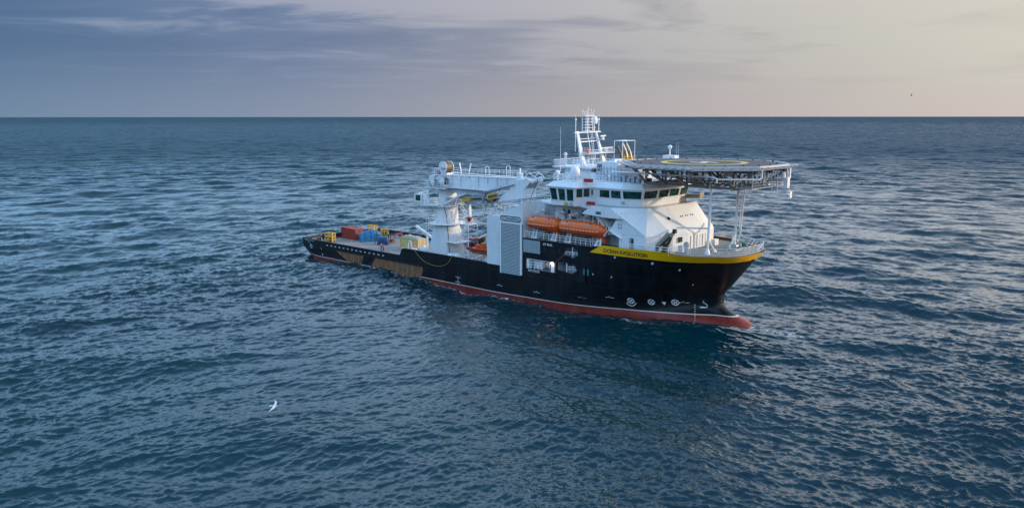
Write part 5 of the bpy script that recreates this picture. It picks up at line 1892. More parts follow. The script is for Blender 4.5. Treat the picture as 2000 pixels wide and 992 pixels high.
# folded outer jib
jib = [(12.2, 20.6), (15.4, 21.35), (16.3, 20.9), (14.7, 19.3), (14.5, 17.75), (8.4, 16.65), (9.2, 17.7), (11.2, 19.0)]
JIB = cp('jib', lambda b: (b.prism(jib, .35, axis='Y', at=-8.75), b.prism(jib, .35, axis='Y', at=-5.6), b.box(14.1, 14.65, -8.6, -5.4, 17.7, 19.4), b.box(12.6, 15.6, -8.5, -5.5, 20.55, 20.8)), 'white_clean')
cp('jib_arm', lambda b: b.prism([(-1.6, 15.6), (-1.2, 16.5), (6, 17.3), (9.6, 17.9), (10.6, 17.2), (8.6, 16.5), (3, 15.8)], 1.5, axis='Y', at=-7.9), 'white_paint', bevel=.06)
cp('jib_head', lambda b: (b.path([(14.6, -8.4, 21.3), (15.6, -8.4, 22.2), (17.2, -8.0, 21.4), (16.2, -8.4, 20.4)], .08), b.path([(14.6, -5.7, 21.3), (15.6, -5.7, 22.2), (17.2, -6.0, 21.4), (16.2, -5.7, 20.4)], .08),
                        b.tube((17.2, -8.0, 21.4), (17.2, -6, 21.4), .08), b.tube((15.6, -8.4, 22.2), (15.6, -5.7, 22.2), .06), b.beam((15.6, -7, 21.0), (17.3, -7, 21.5), .5, .3)), 'rail_white')
cp('lifting_wire', lambda b: (b.tube((16.9, -7.4, 21.2), (14.6, -7.4, 16.4), .05), b.tube((-3, -7.0, 21.3), (14.8, -7.0, 21.6), .03), b.tube((5.9, -8.4, 18.5), (12.9, -8.4, 20.2), .06)), 'rubber')
cp('luffing_cylinder', lambda b: (b.tube((-6.2, -8.9, 14.95), (-1.6, -8.9, 17.1), .32, n=12), b.tube((-1.8, -8.9, 17.0), (.4, -8.9, 17.7), .2, n=10), b.tube((-6.2, -8.9, 14.95), (-6.2, -6.9, 14.95), .25)), 'white_clean', smooth=True)
cp('luffing_cylinder', lambda b: (b.tube((-6.2, -5.6, 14.95), (-1.6, -5.6, 17.1), .32, n=12), b.tube((-1.8, -5.6, 17.0), (.4, -5.6, 17.7), .2, n=10)), 'white_clean', smooth=True)
cp('jib_cylinder', lambda b: (b.tube((5.2, -8.9, 18.2), (9.4, -8.9, 19.3), .36, n=12), b.tube((9.3, -8.9, 19.28), (12.6, -8.9, 20.1), .18, n=10), b.beam((4.6, -8.9, 16.2), (5.4, -8.9, 18.5), .5, .3)), 'pipe_grey', smooth=True)
cp('pipe_run', lambda b: (b.tube((-1.4, -8.6, 17.3), (5.4, -8.6, 17.6), .12), b.tube((-1.4, -8.75, 16.95), (5.0, -8.75, 17.2), .08), b.beam((5.2, -8.6, 14.6), (5.6, -8.6, 17.8), .35, .3), b.beam((6.4, -8.6, 15.2), (7.4, -8.6, 17.4), .6, .25)), 'pipe_grey')
cp('yellow_marker_plate', lambda b: b.add([(6.2, -9.3, 16.9), (8.5, -9.3, 17.4), (8.8, -9.3, 18.35), (6.4, -9.3, 17.9), (6.2, -9.24, 16.9), (8.5, -9.24, 17.4), (8.8, -9.24, 18.35), (6.4, -9.24, 17.9)], [(0, 1, 2, 3), (7, 6, 5, 4), (0, 4, 5, 1), (1, 5, 6, 2), (2, 6, 7, 3), (3, 7, 4, 0)]), 'yellow_steel')
cp('yellow_marker_plate', lambda b: b.add([(-.7, -9.3, 16.0), (1.7, -9.3, 16.5), (1.8, -9.3, 17.2), (-.6, -9.3, 16.7), (-.7, -9.24, 16.0), (1.7, -9.24, 16.5), (1.8, -9.24, 17.2), (-.6, -9.24, 16.7)], [(0, 1, 2, 3), (7, 6, 5, 4), (0, 4, 5, 1), (1, 5, 6, 2), (2, 6, 7, 3), (3, 7, 4, 0)]), 'yellow_steel')
cp('plate_lettering', lambda b: [b.box(6.5 + i * .45, 6.8 + i * .45, -9.33, -9.29, 17.25 + i * .1, 17.7 + i * .1) for i in range(5)], 'letter_black', kind='stuff')
cp('guide_head', lambda b: (b.beam((-.9, -7.2, 16.2), (-.7, -7.2, 13.4), .55, .7), b.lathe([(.3, 12.9), (.45, 13.2), (.3, 13.5)], (-.7, -7.2, 0), 10)), 'white_clean')
cp('guide_tip', lambda b: b.lathe([(.18, 12.1), (.42, 12.5), (.5, 12.95)], (-.7, -7.2, 0), 12), 'red_paint')


def _under(b):
    random.seed(9)
    for i in range(30):
        x = random.uniform(-5, 8); y = random.uniform(-8.5, -6); z = random.uniform(14.6, 15.9) + (x + 5) * .04
        b.box(x, x + random.uniform(.15, .5), y, y + .3, z, z + random.uniform(.15, .6))
    b.tube((-5, -8.3, 15.1), (8, -8.3, 15.8), .06)
    b.rail([(3.6, -8.8, 14.6), (8.4, -8.8, 14.6)], 1.1, .6, r=.035)


cp('hose_bundle', _under, 'pipe_grey', kind='stuff')


def _strs(b):
    b.stairs((-5.0, -5.4, 14.6), (-1.6, -5.4, 11.6), .9, n=12)
    b.stairs((-1.6, -6.6, 11.4), (-4.6, -6.6, 8.2), .9, n=12)
    b.stairs((-4.2, -5.4, 8.0), (-1.4, -5.4, 3.3), .9, n=14)
    b.box(-2.2, -1.0, -7.2, -4.8, 11.4, 11.5)
    b.rail([(-2.2, -7.2, 11.5), (-1.0, -7.2, 11.5), (-1.0, -4.8, 11.5)], 1.1, .7)
    for x, y in ((-1.0, -7.2), (-1.0, -4.8)):
        b.tube((x, y, 3.1), (x, y, 11.4), .08)


cp('access_stairs', _strs, 'rail_white')
cp('caged_ladder', lambda b: ([b.tube((-10.9, y, 5.5), (-10.9, y, 15), .05) for y in (-9.3, -8.7)], [b.tube((-10.9, -9.3, 5.6 + .35 * i), (-10.9, -8.7, 5.6 + .35 * i), .03) for i in range(26)],
                             [b.path([(-10.9, -9.4, z), (-11.6, -9.2, z), (-11.6, -8.8, z), (-10.9, -8.6, z)], .03) for z in (7.5, 8.6, 9.7, 12.6, 13.6)]), 'rail_white')

# load hook with its red weight
hk = empty('crane_hook', (4.6, -6.0, 11.0), 0, 'red cone shaped hook weight hanging on a dark wire beside the white hangar', 'hook')
part('hook_weight', lambda b: b.lathe([(.62, 10.6), (.62, 10.75), (.42, 11.9), (.25, 12.4), (.12, 12.5)], (4.6, -6.0, 0), 14), 'red_paint', hk, smooth=True)
part('hook_wire', lambda b: (b.tube((4.6, -6.0, 12.4), (4.4, -6.0, 15.9), .05), b.beam((4.5, -6, 13.2), (4.4, -6, 14.2), .3)), 'cable', hk)
pp_ = empty('marker_post', (5.4, -5.2, 3.1), 0, 'white post standing on deck directly under the red hook weight', 'post')
part('post', lambda b: (b.tube((5.4, -5.2, 3.1), (5.4, -5.2, 10.2), .3, n=12), b.lathe([(.42, 10.1), (.42, 10.3)], (5.4, -5.2, 0), 12)), 'white_clean', pp_)
part('post_foot', lambda b: b.lathe([(.6, 3.1), (.6, 3.3), (.32, 3.6)], (5.4, -5.2, 0), 12), 'pipe_grey', pp_)


# ------------------------------------------------------------------ lifeboats
def make_lifeboat(L, label, name='lifeboat'):
    root = empty(name, (0, 0, 0), 0, label, 'lifeboat', 'orange lifeboats in their davits on the starboard side')
    h = L / 2
    # stations: x, half beam, top z, gunwale z ; canopy rounded, ends drawn in
    st = [(-1.0, .72, 2.05, 1.25), (-.97, .92, 2.45, 1.22), (-.85, 1.0, 2.62, 1.2), (-.5, 1.03, 2.66, 1.16), (0, 1.03, 2.66, 1.14), (.45, 1.0, 2.6, 1.14), (.68, .9, 2.42, 1.18), (.84, .70, 2.12, 1.25), (.94, .42, 1.8, 1.35), (1.0, .10, 1.55, 1.45)]
    rings = []
    for (s, w, zt, zg) in st:
        B_ = 1.5 * w
        pts = []
        for i in range(13):
            a = math.pi * i / 12
            pts.append((s * h, -B_ * (abs(math.cos(a)) ** .55) * (1 if math.cos(a) > 0 else -1), zg + (zt - zg) * (math.sin(a) ** .75)))
        rings.append(pts)
    b = MB(); b.loft(rings, cap=True, closed=False)
    b.f = [f for f in b.f]
    cano = b.build('canopy', 'orange_grp', root, smooth=True)
    rings = []
    for (s, w, zt, zg) in st:
        B_ = 1.5 * w + .06
        kz = .42 - .42 * (s + 1) / 2 if s < .85 else .25 + (s - .85) * 6
        kz = min(kz, zg - .12)
        rings.append([(s * h, -B_, zg), (s * h, -B_ * .97, zg - .22), (s * h, -B_ * .72, kz + (zg - kz) * .30), (s * h, -.12, kz), (s * h, .12, kz), (s * h, B_ * .72, kz + (zg - kz) * .30), (s * h, B_ * .97, zg - .22), (s * h, B_, zg)])
    b = MB(); b.loft(rings, cap=True)
    b.build('boat_hull', 'orange_dark', root, smooth=True)
    b = MB(); b.prism([(h * .30, .35), (h * .90, .35), (h * .90, -.55), (h * .45, -.50)], .5, axis='Y', at=-.25)
    b.build('skeg', 'orange_dark', root)
    b = MB()
    b.prism([(-h * .55, .4), (h * .2, .3), (h * .2, .1), (-h * .5, .15)], .3, axis='Y', at=-.15)
    b.build('keel', 'orange_dark', root)
    # white dashed grab lines along both sides
    for zf in (.10, .78):
        b = MB()
        n = int(L * 1.35)
        for sgn in (-1, 1):
            for i in range(n):
                s = -.86 + 1.55 * i / (n - 1)
                if s * h > h * .80: continue
                w, zt, zg = [_pchip([q[0] for q in st], [q[k] for q in st], s) for k in (1, 2, 3)]
                z = zg + (zt - zg) * zf
                y = 1.5 * w * (math.cos(math.asin(min(1, zf ** (1 / .75)))) ** .55) + .03
                b.beam((s * h, sgn * y, z), (s * h + .34, sgn * y, z), .06, .09)
        b.build('grab_line', 'mark_white', root, kind='stuff')
    b = MB()
    b.box(-h * .5, h * .45, -.10, .10, 2.64, 2.72)
    b.lathe([(.42, 2.55), (.42, 2.85), (.3, 2.95)], (-h * .72, 0, 0), 10)
    b.rail([(-h * .8, -.55, 2.55), (h * .4, -.55, 2.6)], .22, .8, bars=1, r=.03)
    b.build('top_fittings', 'pipe_grey', root)
    for s_ in (-1, 1):
        for x_ in (-h * .62, h * .42):
            b = MB(); b.box(x_ - .16, x_ + .16, s_ * 1.16 - .03, s_ * 1.16 + .03, 2.34, 2.52)
            b.build('small_window', 'glass', root)
    v2, f2, w2, h2 = text_mesh('LIFEBOAT', 1.0)
    b = MB()
    b.add([(-h * .80 + p[0] / w2 * 1.25, -1.57, 1.98 + p[1] / h2 * .20) for p in v2], f2)
    # keep the letters just proud of the rounded side
    b.v = [(x, -(1.5 * _pchip([q[0] for q in st], [q[1] for q in st], x / h) * (math.cos(math.asin(min(1, ((z - 1.18) / 1.45) ** (1 / .75)))) ** .55) + .035), z) for x, y, z in b.v]
    b.build('side_lettering', 'mark_white', root)
    return root


lb1 = make_lifeboat(6.9, 'shorter orange enclosed lifeboat, next to the white hangar wall')
lb1.location = (21.1, -9.9, 12.55)
lb2 = make_lifeboat(9.3, 'longer orange enclosed lifeboat, next to the white stair case')
lb2.location = (29.4, -9.9, 12.45)
for x in (18.9, 23.3, 26.3, 32.6):
    dvt = part('davit', lambda b: (b.beam((x - .7, -10.6, 11.4), (x + .7, -10.6, 11.4), .25), b.beam((x, -9.9, 15.75), (x, -9.9, 15.1), .12), b.lathe([(.3, -.3), (.3, .3)], (x, -8.0, 15.9), 10, 'Y')), 'white_clean')
    for dx_ in (-.45, .45):
        part('davit_leg', lambda b: b.beam((x + dx_, -10.7, 11.25), (x + dx_ * .6, -10.0, 12.9), .28, .34, .2, .26), 'white_clean', dvt)
        part('davit_arm', lambda b: (b.beam((x + dx_ * .6, -7.5, 15.6), (x + dx_ * .6, -9.9, 15.9), .2, .3), b.beam((x + dx_ * .6, -7.4, 11.3), (x + dx_ * .6, -7.5, 15.7), .22, .3)), 'white_clean', dvt)
part('davit_winch', lambda b: (b.lathe([(.4, -.5), (.4, .5)], (24.6, -8.2, 15.3), 12, 'X'), b.box(24.0, 25.4, -8.6, -7.4, 14.9, 15.1), b.lathe([(.28, 0), (.28, .8)], (28.8, -8.0, 15.6), 8), b.box(28.2, 29.4, -8.4, -7.4, 15.2, 15.6)), 'steel')

# orange rescue boat in the midships well
rb = empty('rescue_boat', (2.9, -5.0, 5.9), 0, 'open orange rescue boat with inflatable tubes sitting between crane and hangar', 'rescue boat')
RX, RY, RZ = 2.3, -6.2, 6.6
rb.location = (RX, RY, RZ)


def _rib(b):
    b.loft([[(RX + s * 3.4, RY - w, RZ + .35 + u), (RX + s * 3.4, RY - w * .7, RZ - .25 + u), (RX + s * 3.4, RY, RZ - .75 + u * 2.2), (RX + s * 3.4, RY + w * .7, RZ - .25 + u), (RX + s * 3.4, RY + w, RZ + .35 + u)]
            for s, w, u in ((-1, 1.0, 0), (-.4, 1.15, 0), (.3, 1.15, .02), (.7, .85, .15), (.93, .4, .4), (1.0, .05, .6))], cap=True, closed=True)


part('boat_hull', _rib, 'orange_grp', rb, smooth=True)


def _tubes(b):
    pts = [(-1.05, 1.15, .35), (-.4, 1.25, .35), (.3, 1.22, .38), (.7, .9, .52), (.92, .45, .78), (1.0, 0, .9)]
    full = [(RX + a * 3.4, RY - w, RZ + z) for a, w, z in pts] + [(RX + a * 3.4, RY + w, RZ + z) for a, w, z in reversed(pts[:-1])]
    b.path(full, .27, n=10)


part('inflatable_tube', _tubes, 'red_paint', rb, smooth=True)
part('fender_strip', lambda b: b.path([(RX + a * 3.4, RY - w - .25, RZ + z - .02) for a, w, z in ((-1.05, 1.15, .3), (-.4, 1.25, .3), (.3, 1.22, .33), (.7, .9, .47))], .08, n=6), 'rubber', rb)
part('console', lambda b: (b.prism([(RX - .9, RZ + .3), (RX + .3, RZ + .3), (RX + .1, RZ + 1.5), (RX - .5, RZ + 1.6)], 1.0, axis='Y', at=RY - .5), b.box(RX - 2.2, RX - 1.3, RY - .4, RY + .4, RZ + .3, RZ + 1.1), b.box(RX + .9, RX + 1.6, RY - .4, RY + .4, RZ + .3, RZ + .95)), 'orange_grp', rb, bevel=.08)
part('roll_bar', lambda b: (b.path([(RX - 2.8, RY - .9, RZ + .5), (RX - 2.9, RY - .8, RZ + 2.0), (RX - 2.9, RY + .8, RZ + 2.0), (RX - 2.8, RY + .9, RZ + .5)], .07), b.box(RX - 3.6, RX - 2.2, RY - .8, RY + .8, RZ + 2.0, RZ + 2.25)), 'red_paint', rb)
part('outboard_engine', lambda b: (b.box(RX - 3.9, RX - 3.45, RY - .3, RY + .3, RZ + .5, RZ + 1.3), b.box(RX - 3.8, RX - 3.6, RY - .1, RY + .1, RZ - .5, RZ + .5)), 'rubber', rb)
# its davit and cradle
dv = empty('rescue_davit', (1.2, -3.6, 3.1), 0, 'white lattice davit frame standing over the orange rescue boat', 'davit')
part('davit_arm', lambda b: (b.beam((.2, -3.4, 3.1), (.2, -3.4, 9.4), .35), b.beam((5.0, -3.4, 3.1), (5.0, -3.4, 9.4), .35), b.beam((.2, -3.4, 9.3), (5.0, -3.4, 9.3), .3), b.beam((.2, -3.4, 9.3), (.8, -6.2, 9.0), .25), b.beam((5, -3.4, 9.3), (4.4, -6.2, 9.0), .25),
                             b.beam((3.4, -4, 9.0), (6.6, -6.0, 6.2), .22), b.beam((2.6, -4, 9.0), (5.8, -6.0, 6.2), .18), b.tube((RX, RY, 8.2), (RX, -4.6, 9.3), .05)), 'white_clean', dv)
cr = empty('boat_cradle', (2.9, -7.6, 3.1), 0, 'white sloping skid beams under the orange rescue boat', 'cradle')
part('skid_beam', lambda b: (b.beam((-.2, -10.3, 4.2), (-.2, -4.2, 5.1), .35, .45), b.box(-.4, 0, -4.6, -4.2, 3.1, 5.0)), 'white_clean', cr)
part('skid_beam', lambda b: (b.beam((3.4, -10.3, 4.2), (3.4, -4.2, 5.1), .35, .45), b.box(3.2, 3.6, -4.6, -4.2, 3.1, 5.0)), 'white_clean', cr)
part('skid_plate', lambda b: b.prism([(4.8, 3.1), (7.7, 3.1), (7.7, 6.6), (7.2, 6.4)], 2.2, axis='Y', at=-10.6), 'white_clean')
yr = empty('yellow_guard_frame', (-1.0, -2.0, 3.1), 0, 'yellow guard frame standing on deck behind the orange rescue boat', 'guard frame')
part('guard_rail', lambda b: (b.rail([(-2.4, -1.6, 7.2), (5.4, -1.6, 7.2)], 1.3, .8, bars=3, r=.06)), 'yellow_steel', yr)
part('guard_post', lambda b: [b.beam((x, -1.6, 3.1), (x, -1.6, 7.3), .25) for x in (-2.4, 1.5, 5.4)], 'yellow_steel', yr)


def _well(b):
    random.seed(21)
    for i in range(34):
        x = random.uniform(-4.5, 7.0); y = random.uniform(-9.8, 6)
        s_ = random.uniform(.3, 1.1)
        b.box(x, x + s_, y, y + s_, 3.1, 3.1 + random.uniform(.5, 2.4))
    for i in range(12):
        x = random.uniform(-4, 7)
        b.tube((x, -10.3, 3.1), (x, -10.3, random.uniform(4.8, 6.2)), .08)


part('deck_machinery', _well, 'white_paint', kind='stuff', label='crowded pale deck machinery in the midships well')

# ------------------------------------------------------------------ cargo and people on the work deck (z = 3.1)
ZD = 3.1


def corrugated(b, x0, x1, y, z0, z1, nrib, depth, axis='X'):
    pts = []
    n = nrib * 4
    for i in range(n + 1):
        t_ = i / n
        ph = i % 4
        o_ = 0 if ph in (0, 1) else depth
        pts.append((x0 + (x1 - x0) * t_, o_))
    vs_ = []
    for z in (z0, z1):
        for (a, o_) in pts:
            vs_.append((a, y + o_, z) if axis == 'X' else (y + o_, a, z))
    m = len(pts)
    b.add(vs_, [(i, i + 1, m + i + 1, m + i) for i in range(m - 1)])


def make_container(m, label, name='cargo_container', cat='container', L=6.06, W=2.44, H=2.59, group=None):
    root = empty(name, (0, 0, 0), 0, label, cat, group)
    b = MB()
    for s_ in (-1, 1):
        corrugated(b, -L / 2 + .12, L / 2 - .12, s_ * (W / 2 - .05), .14, H - .10, 14, -s_ * .06)
    corrugated(b, -W / 2 + .1, W / 2 - .1, -L / 2 + .05, .14, H - .1, 6, .06, 'Y')
    b.build('side_wall', m, root)
    b = MB(); b.box(-L / 2 + .05, L / 2 - .05, -W / 2 + .06, W / 2 - .06, H - .09, H - .03)
    for i in range(16):
        x = -L / 2 + .35 + i * (L - .7) / 15
        b.box(x, x + .14, -W / 2 + .15, W / 2 - .15, H - .03, H - .005)
    b.build('roof', m, root)
    b = MB()
    for sx in (-1, 1):
        for sy in (-1, 1):
            b.box(sx * L / 2 - .09, sx * L / 2 + .09, sy * W / 2 - .09, sy * W / 2 + .09, 0, H)
    for sy in (-1, 1):
        b.box(-L / 2, L / 2, sy * W / 2 - .06, sy * W / 2 + .06, 0, .16); b.box(-L / 2, L / 2, sy * W / 2 - .05, sy * W / 2 + .05, H - .12, H)
    for sx in (-1, 1):
        b.box(sx * L / 2 - .05, sx * L / 2 + .05, -W / 2, W / 2, 0, .16); b.box(sx * L / 2 - .05, sx * L / 2 + .05, -W / 2, W / 2, H - .12, H)
    b.build('frame', m, root)
    for s_ in (-1, 1):
        b = MB(); b.box(L / 2 - .02, L / 2 + .03, s_ * .04 if s_ > 0 else -W / 2 + .1, W / 2 - .1 if s_ > 0 else -.04, .18, H - .14)
        d_ = b.build('door', m, root)
        b = MB()
        for y in (.35, .85):
            b.tube((L / 2 + .06, s_ * y, .15), (L / 2 + .06, s_ * y, H - .12), .03)
        b.build('locking_bar', 'pipe_grey', d_)
    return root


co = make_container('container_red', 'rusty red steel cargo container standing near the stern')
co.location = (-49.0, .4, ZD); co.rotation_euler.z = R(-4)
# pale faded mark on its long side
b = MB(); b.v = []; b.prism(rrect(-51.8 + 4.7, -51.8 + 5.4, 3.6, 5.0, .2), .03, axis='Y', at=0)
# cream open-topped basket
cb = make_container('container_cream', 'cream ribbed cargo box with a pale cover, beside the white crane column', L=6.0, W=2.5, H=2.5)
cb.location = (-26.2, 0.2, ZD)
b = MB()
b.loft([[(-29.1, -1.0, 5.6), (-23.4, -1.0, 5.6), (-23.4, 1.3, 5.6), (-29.1, 1.3, 5.6)], [(-28.8, -.8, 5.95), (-24.6, -.8, 5.8), (-24.6, 1.1, 5.8), (-28.8, 1.1, 5.95)], [(-28, -.3, 6.1), (-25.4, -.3, 6.0), (-25.4, .6, 6.0), (-28, .6, 6.1)]])
b.build('top_cover', 'crane_beige', cb, smooth=True)


def make_tarp(label, W, D, H, m, lump=1.0, seed=1):
    """a load under a lashed tarpaulin: rounded, sagging cloth with folds"""
    root = empty('covered_cargo', (0, 0, 0), 0, label, 'covered cargo')
    rng = random.Random(seed)
    nx, ny = 18, 12
    vs_, fs_ = [], []
    for j in range(ny + 1):
        for i in range(nx + 1):
            u, v = i / nx * 2 - 1, j / ny
            a = math.pi * v
            prof = math.sin(a) ** .45
            hh = H * prof * (1 - .22 * abs(u) ** 4) * (1 + .10 * math.sin(3.1 * u + 1) * lump)
            y = -math.cos(a) * D / 2
            x = u * W / 2 * (1 - .05 * prof)
            f_ = .05 * math.sin(i * 2.3 + j) if 0 < i < nx else 0
            vs_.append((x, y + f_, max(0, hh + f_)))
    for j in range(ny):
        for i in range(nx):
            a = j * (nx + 1) + i
            fs_.append((a, a + 1, a + nx + 2, a + nx + 1))
    fs_.append(tuple(j * (nx + 1) for j in range(ny + 1)))
    fs_.append(tuple(j * (nx + 1) + nx for j in range(ny, -1, -1)))
    b = MB(); b.add(vs_, fs_)
    b.build('tarpaulin', m, root, smooth=True)
    b = MB()
    for u in (-.55, 0.02, .6):
        pts = []
        for j in range(ny + 1):
            v = j / ny; a = math.pi * v; prof = math.sin(a) ** .45
            hh = H * prof * (1 - .22 * abs(u) ** 4) * (1 + .10 * math.sin(3.1 * u + 1) * lump)
            pts.append((u * W / 2 * (1 - .05 * prof), -math.cos(a) * (D / 2 + .03), hh + .03))
        b.path(pts, .035, n=4)
    b.build('lashing', 'rubber', root)
    return root


t1 = make_tarp('bright blue tarpaulin over a large rounded load, in front of the red container', 4.9, 3.0, 2.5, 'tarp_blue', seed=3)
t1.location = (-43.0, 1.0, ZD); t1.rotation_euler.z = R(62)
t2 = make_tarp('dark blue covered reel, smaller, between the blue tarpaulin and the cream box', 2.5, 2.0, 1.75, 'tarp_navy', .5, seed=5)
t2.location = (-36.2, -.4, ZD); t2.rotation_euler.z = R(40)
fr = empty('steel_frame', (-38.0, -.9, ZD), 0, 'dark open steel frame beside the dark blue covered reel', 'frame')
part('frame_bars', lambda b: (b.path([(-38.3, -1.2, 3.1), (-38.3, -1.2, 5.2), (-37.6, -.4, 5.2), (-37.6, -.4, 3.1)], .08), b.tube((-38.3, -1.2, 4.2), (-37.6, -.4, 4.2), .06)), 'letter_black', fr)
fr2 = empty('brown_rack', (-36.0, 3.4, ZD), 0, 'rusty brown tubular rack standing behind the dark blue covered reel', 'rack')
part('rack_bars', lambda b: (b.path([(-38.2, 3.0, 3.1), (-37.8, 3.2, 5.0), (-34.4, 3.4, 5.2), (-33.8, 3.4, 3.1)], .14), b.path([(-36.2, 1.8, 3.1), (-36.0, 3.2, 5.0)], .1), b.box(-37.6, -36.6, 2.6, 3.4, 3.1, 3.9)), 'brown_steel', fr2)
part('rack_foot', lambda b: (b.box(-38.5, -37.9, 2.7, 3.3, 3.1, 3.25), b.box(-34.1, -33.5, 3.1, 3.7, 3.1, 3.25)), 'brown_steel', fr2)


def make_rack():
    root = empty('yellow_rack', (0, 0, 0), 0)
    b = MB()
    for x in (-1.1, 0, 1.1):
        b.beam((x, -.45, 0), (x, -.45, 2.2), .2)
        b.beam((x, .45, 0), (x, .45, 2.2), .2)
    b.build('upright', 'yellow_steel', root)
    b = MB()
    for z in (.55, 1.25, 2.05):
        for y in (-.5, .5):
            b.beam((-1.35, y, z), (1.35, y, z), .2, .16)
        for x in (-1.1, 1.1):
            b.beam((x, -.5, z), (x, .5, z), .14)
    b.build('cross_bar', 'yellow_steel', root)
    b = MB(); b.box(-.5, .4, -.3, .3, 0.02, .9)
    b.build('stored_gear', 'rubber', root)
    return root


rk = make_rack()
spots = [(-48.6, -6.3, 8, 'tall yellow steel rack beside the starboard bulwark, close to the stern'), (-52.0, 8.6, -2, 'tall yellow steel rack at the port bulwark behind the red container'), (-47.6, 8.9, 40, 'low yellow winch frame at the port bulwark behind the bright blue tarpaulin')]
for i, (x, y, a, lab) in enumerate(spots):
    o = rk if i == 0 else copy_tree(rk)
    o.location = (x, y, ZD); o.rotation_euler.z = R(a)
    tag(o, lab, 'rack', 'yellow racks on the work deck')
    if i == 2: o.scale = (.75, .75, .7)

# small deck gear
def capstan(x, y, s, m, label, cat='winch', name='mooring_winch'):
    e_ = empty(name, (x, y, ZD), 0, label, cat)
    part('winch_drum', lambda b: b.lathe([(.6 * s, -.9 * s), (.6 * s, -.78 * s), (.34 * s, -.78 * s), (.34 * s, .78 * s), (.6 * s, .78 * s), (.6 * s, .9 * s)], (x, y, ZD + .75 * s), 14, 'Y'), m, e_, smooth=True)
    part('winch_base', lambda b: (b.box(x - .6 * s, x + .6 * s, y - 1.0 * s, y - .8 * s, ZD, ZD + .9 * s), b.box(x - .6 * s, x + .6 * s, y + .8 * s, y + 1.0 * s, ZD, ZD + .9 * s), b.box(x - .8 * s, x + .8 * s, y - 1.1 * s, y + 1.1 * s, ZD, ZD + .12)), 'pipe_grey', e_)
    return e_


capstan(-49.4, 9.3, 1.0, 'rubber', 'dark winch between the two yellow frames at the port bulwark')
capstan(-42.6, 9.2, .9, 'red_paint', 'small winch with red drum at the port bulwark behind the tarpaulins')
capstan(-38.8, 9.0, .8, 'white_clean', 'small winch with white drum beside the red one at the port bulwark')
capstan(-51.6, -7.8, .9, 'brown_steel', 'rusty winch in the near corner of the stern')
for (x, y, lab) in ((-52.3, -4.0, 'grey bollard pair at the stern end behind the rusty winch'), (-50.6, -9.4, 'grey bollard pair beside the near stern corner'), (-35.4, 9.4, 'grey bollard pair at the far bulwark behind the cream box')):
    e_ = empty('bollard', (x, y, ZD), 0, lab, 'bollard', 'bollards on the work deck')
    part('bollard_post', lambda b: b.lathe([(.2, ZD), (.2, ZD + .8), (.28, ZD + .85), (.28, ZD + .95)], (x - .4, y, 0), 12), 'pipe_grey', e_)
    part('bollard_post', lambda b: b.lathe([(.2, ZD), (.2, ZD + .8), (.28, ZD + .85), (.28, ZD + .95)], (x + .4, y, 0), 12), 'pipe_grey', e_)
    part('bollard_base', lambda b: b.box(x - .8, x + .8, y - .35, y + .35, ZD, ZD + .12), 'pipe_grey', e_)
sb_ = empty('stowage_boom', (-15.0, -2.6, ZD), 0, 'white inclined boom resting beside the foot of the crane column', 'boom')
part('inclined_beam', lambda b: b.beam((-21.0, -3.4, 9.0), (-12.0, -3.4, 5.6), .35, .5), 'white_clean', sb_)
part('boom_rest', lambda b: (b.beam((-13.4, -3.4, 3.1), (-13.4, -3.4, 6.0), .4), b.beam((-17.4, -3.4, 3.1), (-17.4, -3.4, 7.6), .2)), 'white_clean', sb_)
wf = empty('hooped_frame', (-17.6, -8.6, ZD), 0, 'white hooped frame holding a red float at the step in the near bulwark', 'frame')
part('hoop', lambda b: (b.path([(-17.4, -8.6, 3.1), (-17.4, -8.6, 6.4), (-17.0, -8.6, 6.9), (-16.5, -8.6, 6.6), (-16.5, -8.6, 3.1)], .11), b.path([(-19.2, -8.8, 3.1), (-19.2, -8.8, 5.2), (-17.4, -8.8, 5.2)], .1), b.tube((-19.2, -8.8, 4.3), (-17.4, -8.8, 4.3), .07), b.box(-15.8, -14.8, -9.4, -8.8, 3.1, 5.6)), 'mark_white', wf)
part('float', lambda b: b.sphere((-16.2, -8.0, 5.6), .42, 12), 'red_paint', wf, smooth=True)
part('yellow_box', lambda b: b.box(-14.6, -13.6, -9.0, -8.2, 3.1, 5.2), 'yellow_steel', wf)


def _mc(b):
    random.seed(31)
    for i in range(26):
        x = random.uniform(-16.5, -10.2); y = random.uniform(-9.6, -1)
        s_ = random.uniform(.3, .9)
        b.box(x, x + s_, y, y + s_, 3.1, 3.1 + random.uniform(.8, 2.9))
    b.lathe([(.8, -.9), (.8, .9)], (-12.8, -8.8, 5.2), 16, 'Y')
    b.rail([(-15, -9.8, 5.2), (-10.2, -9.8, 5.2)], 1.0, .6, r=.04)


part('deck_machinery', _mc, 'white_paint', kind='stuff', label='crowded pale deck machinery aft of the crane column')
lo = empty('deck_tank', (-3.2, -8.6, ZD), 0, 'white rounded tank on deck at the forward foot of the crane column', 'tank')
part('tank_shell', lambda b: b.lathe([(.3, -1.5), (.9, -1.3), (.95, 0), (.9, 1.3), (.3, 1.5)], (-3.2, -8.9, 5.0), 16, 'X'), 'white_clean', lo, smooth=True)
part('tank_ladder', lambda b: (b.rail([(-1.8, -9.9, 4.0), (-.6, -9.9, 4.0)], 2.2, .6, bars=6, r=.05)), 'rail_white', lo)


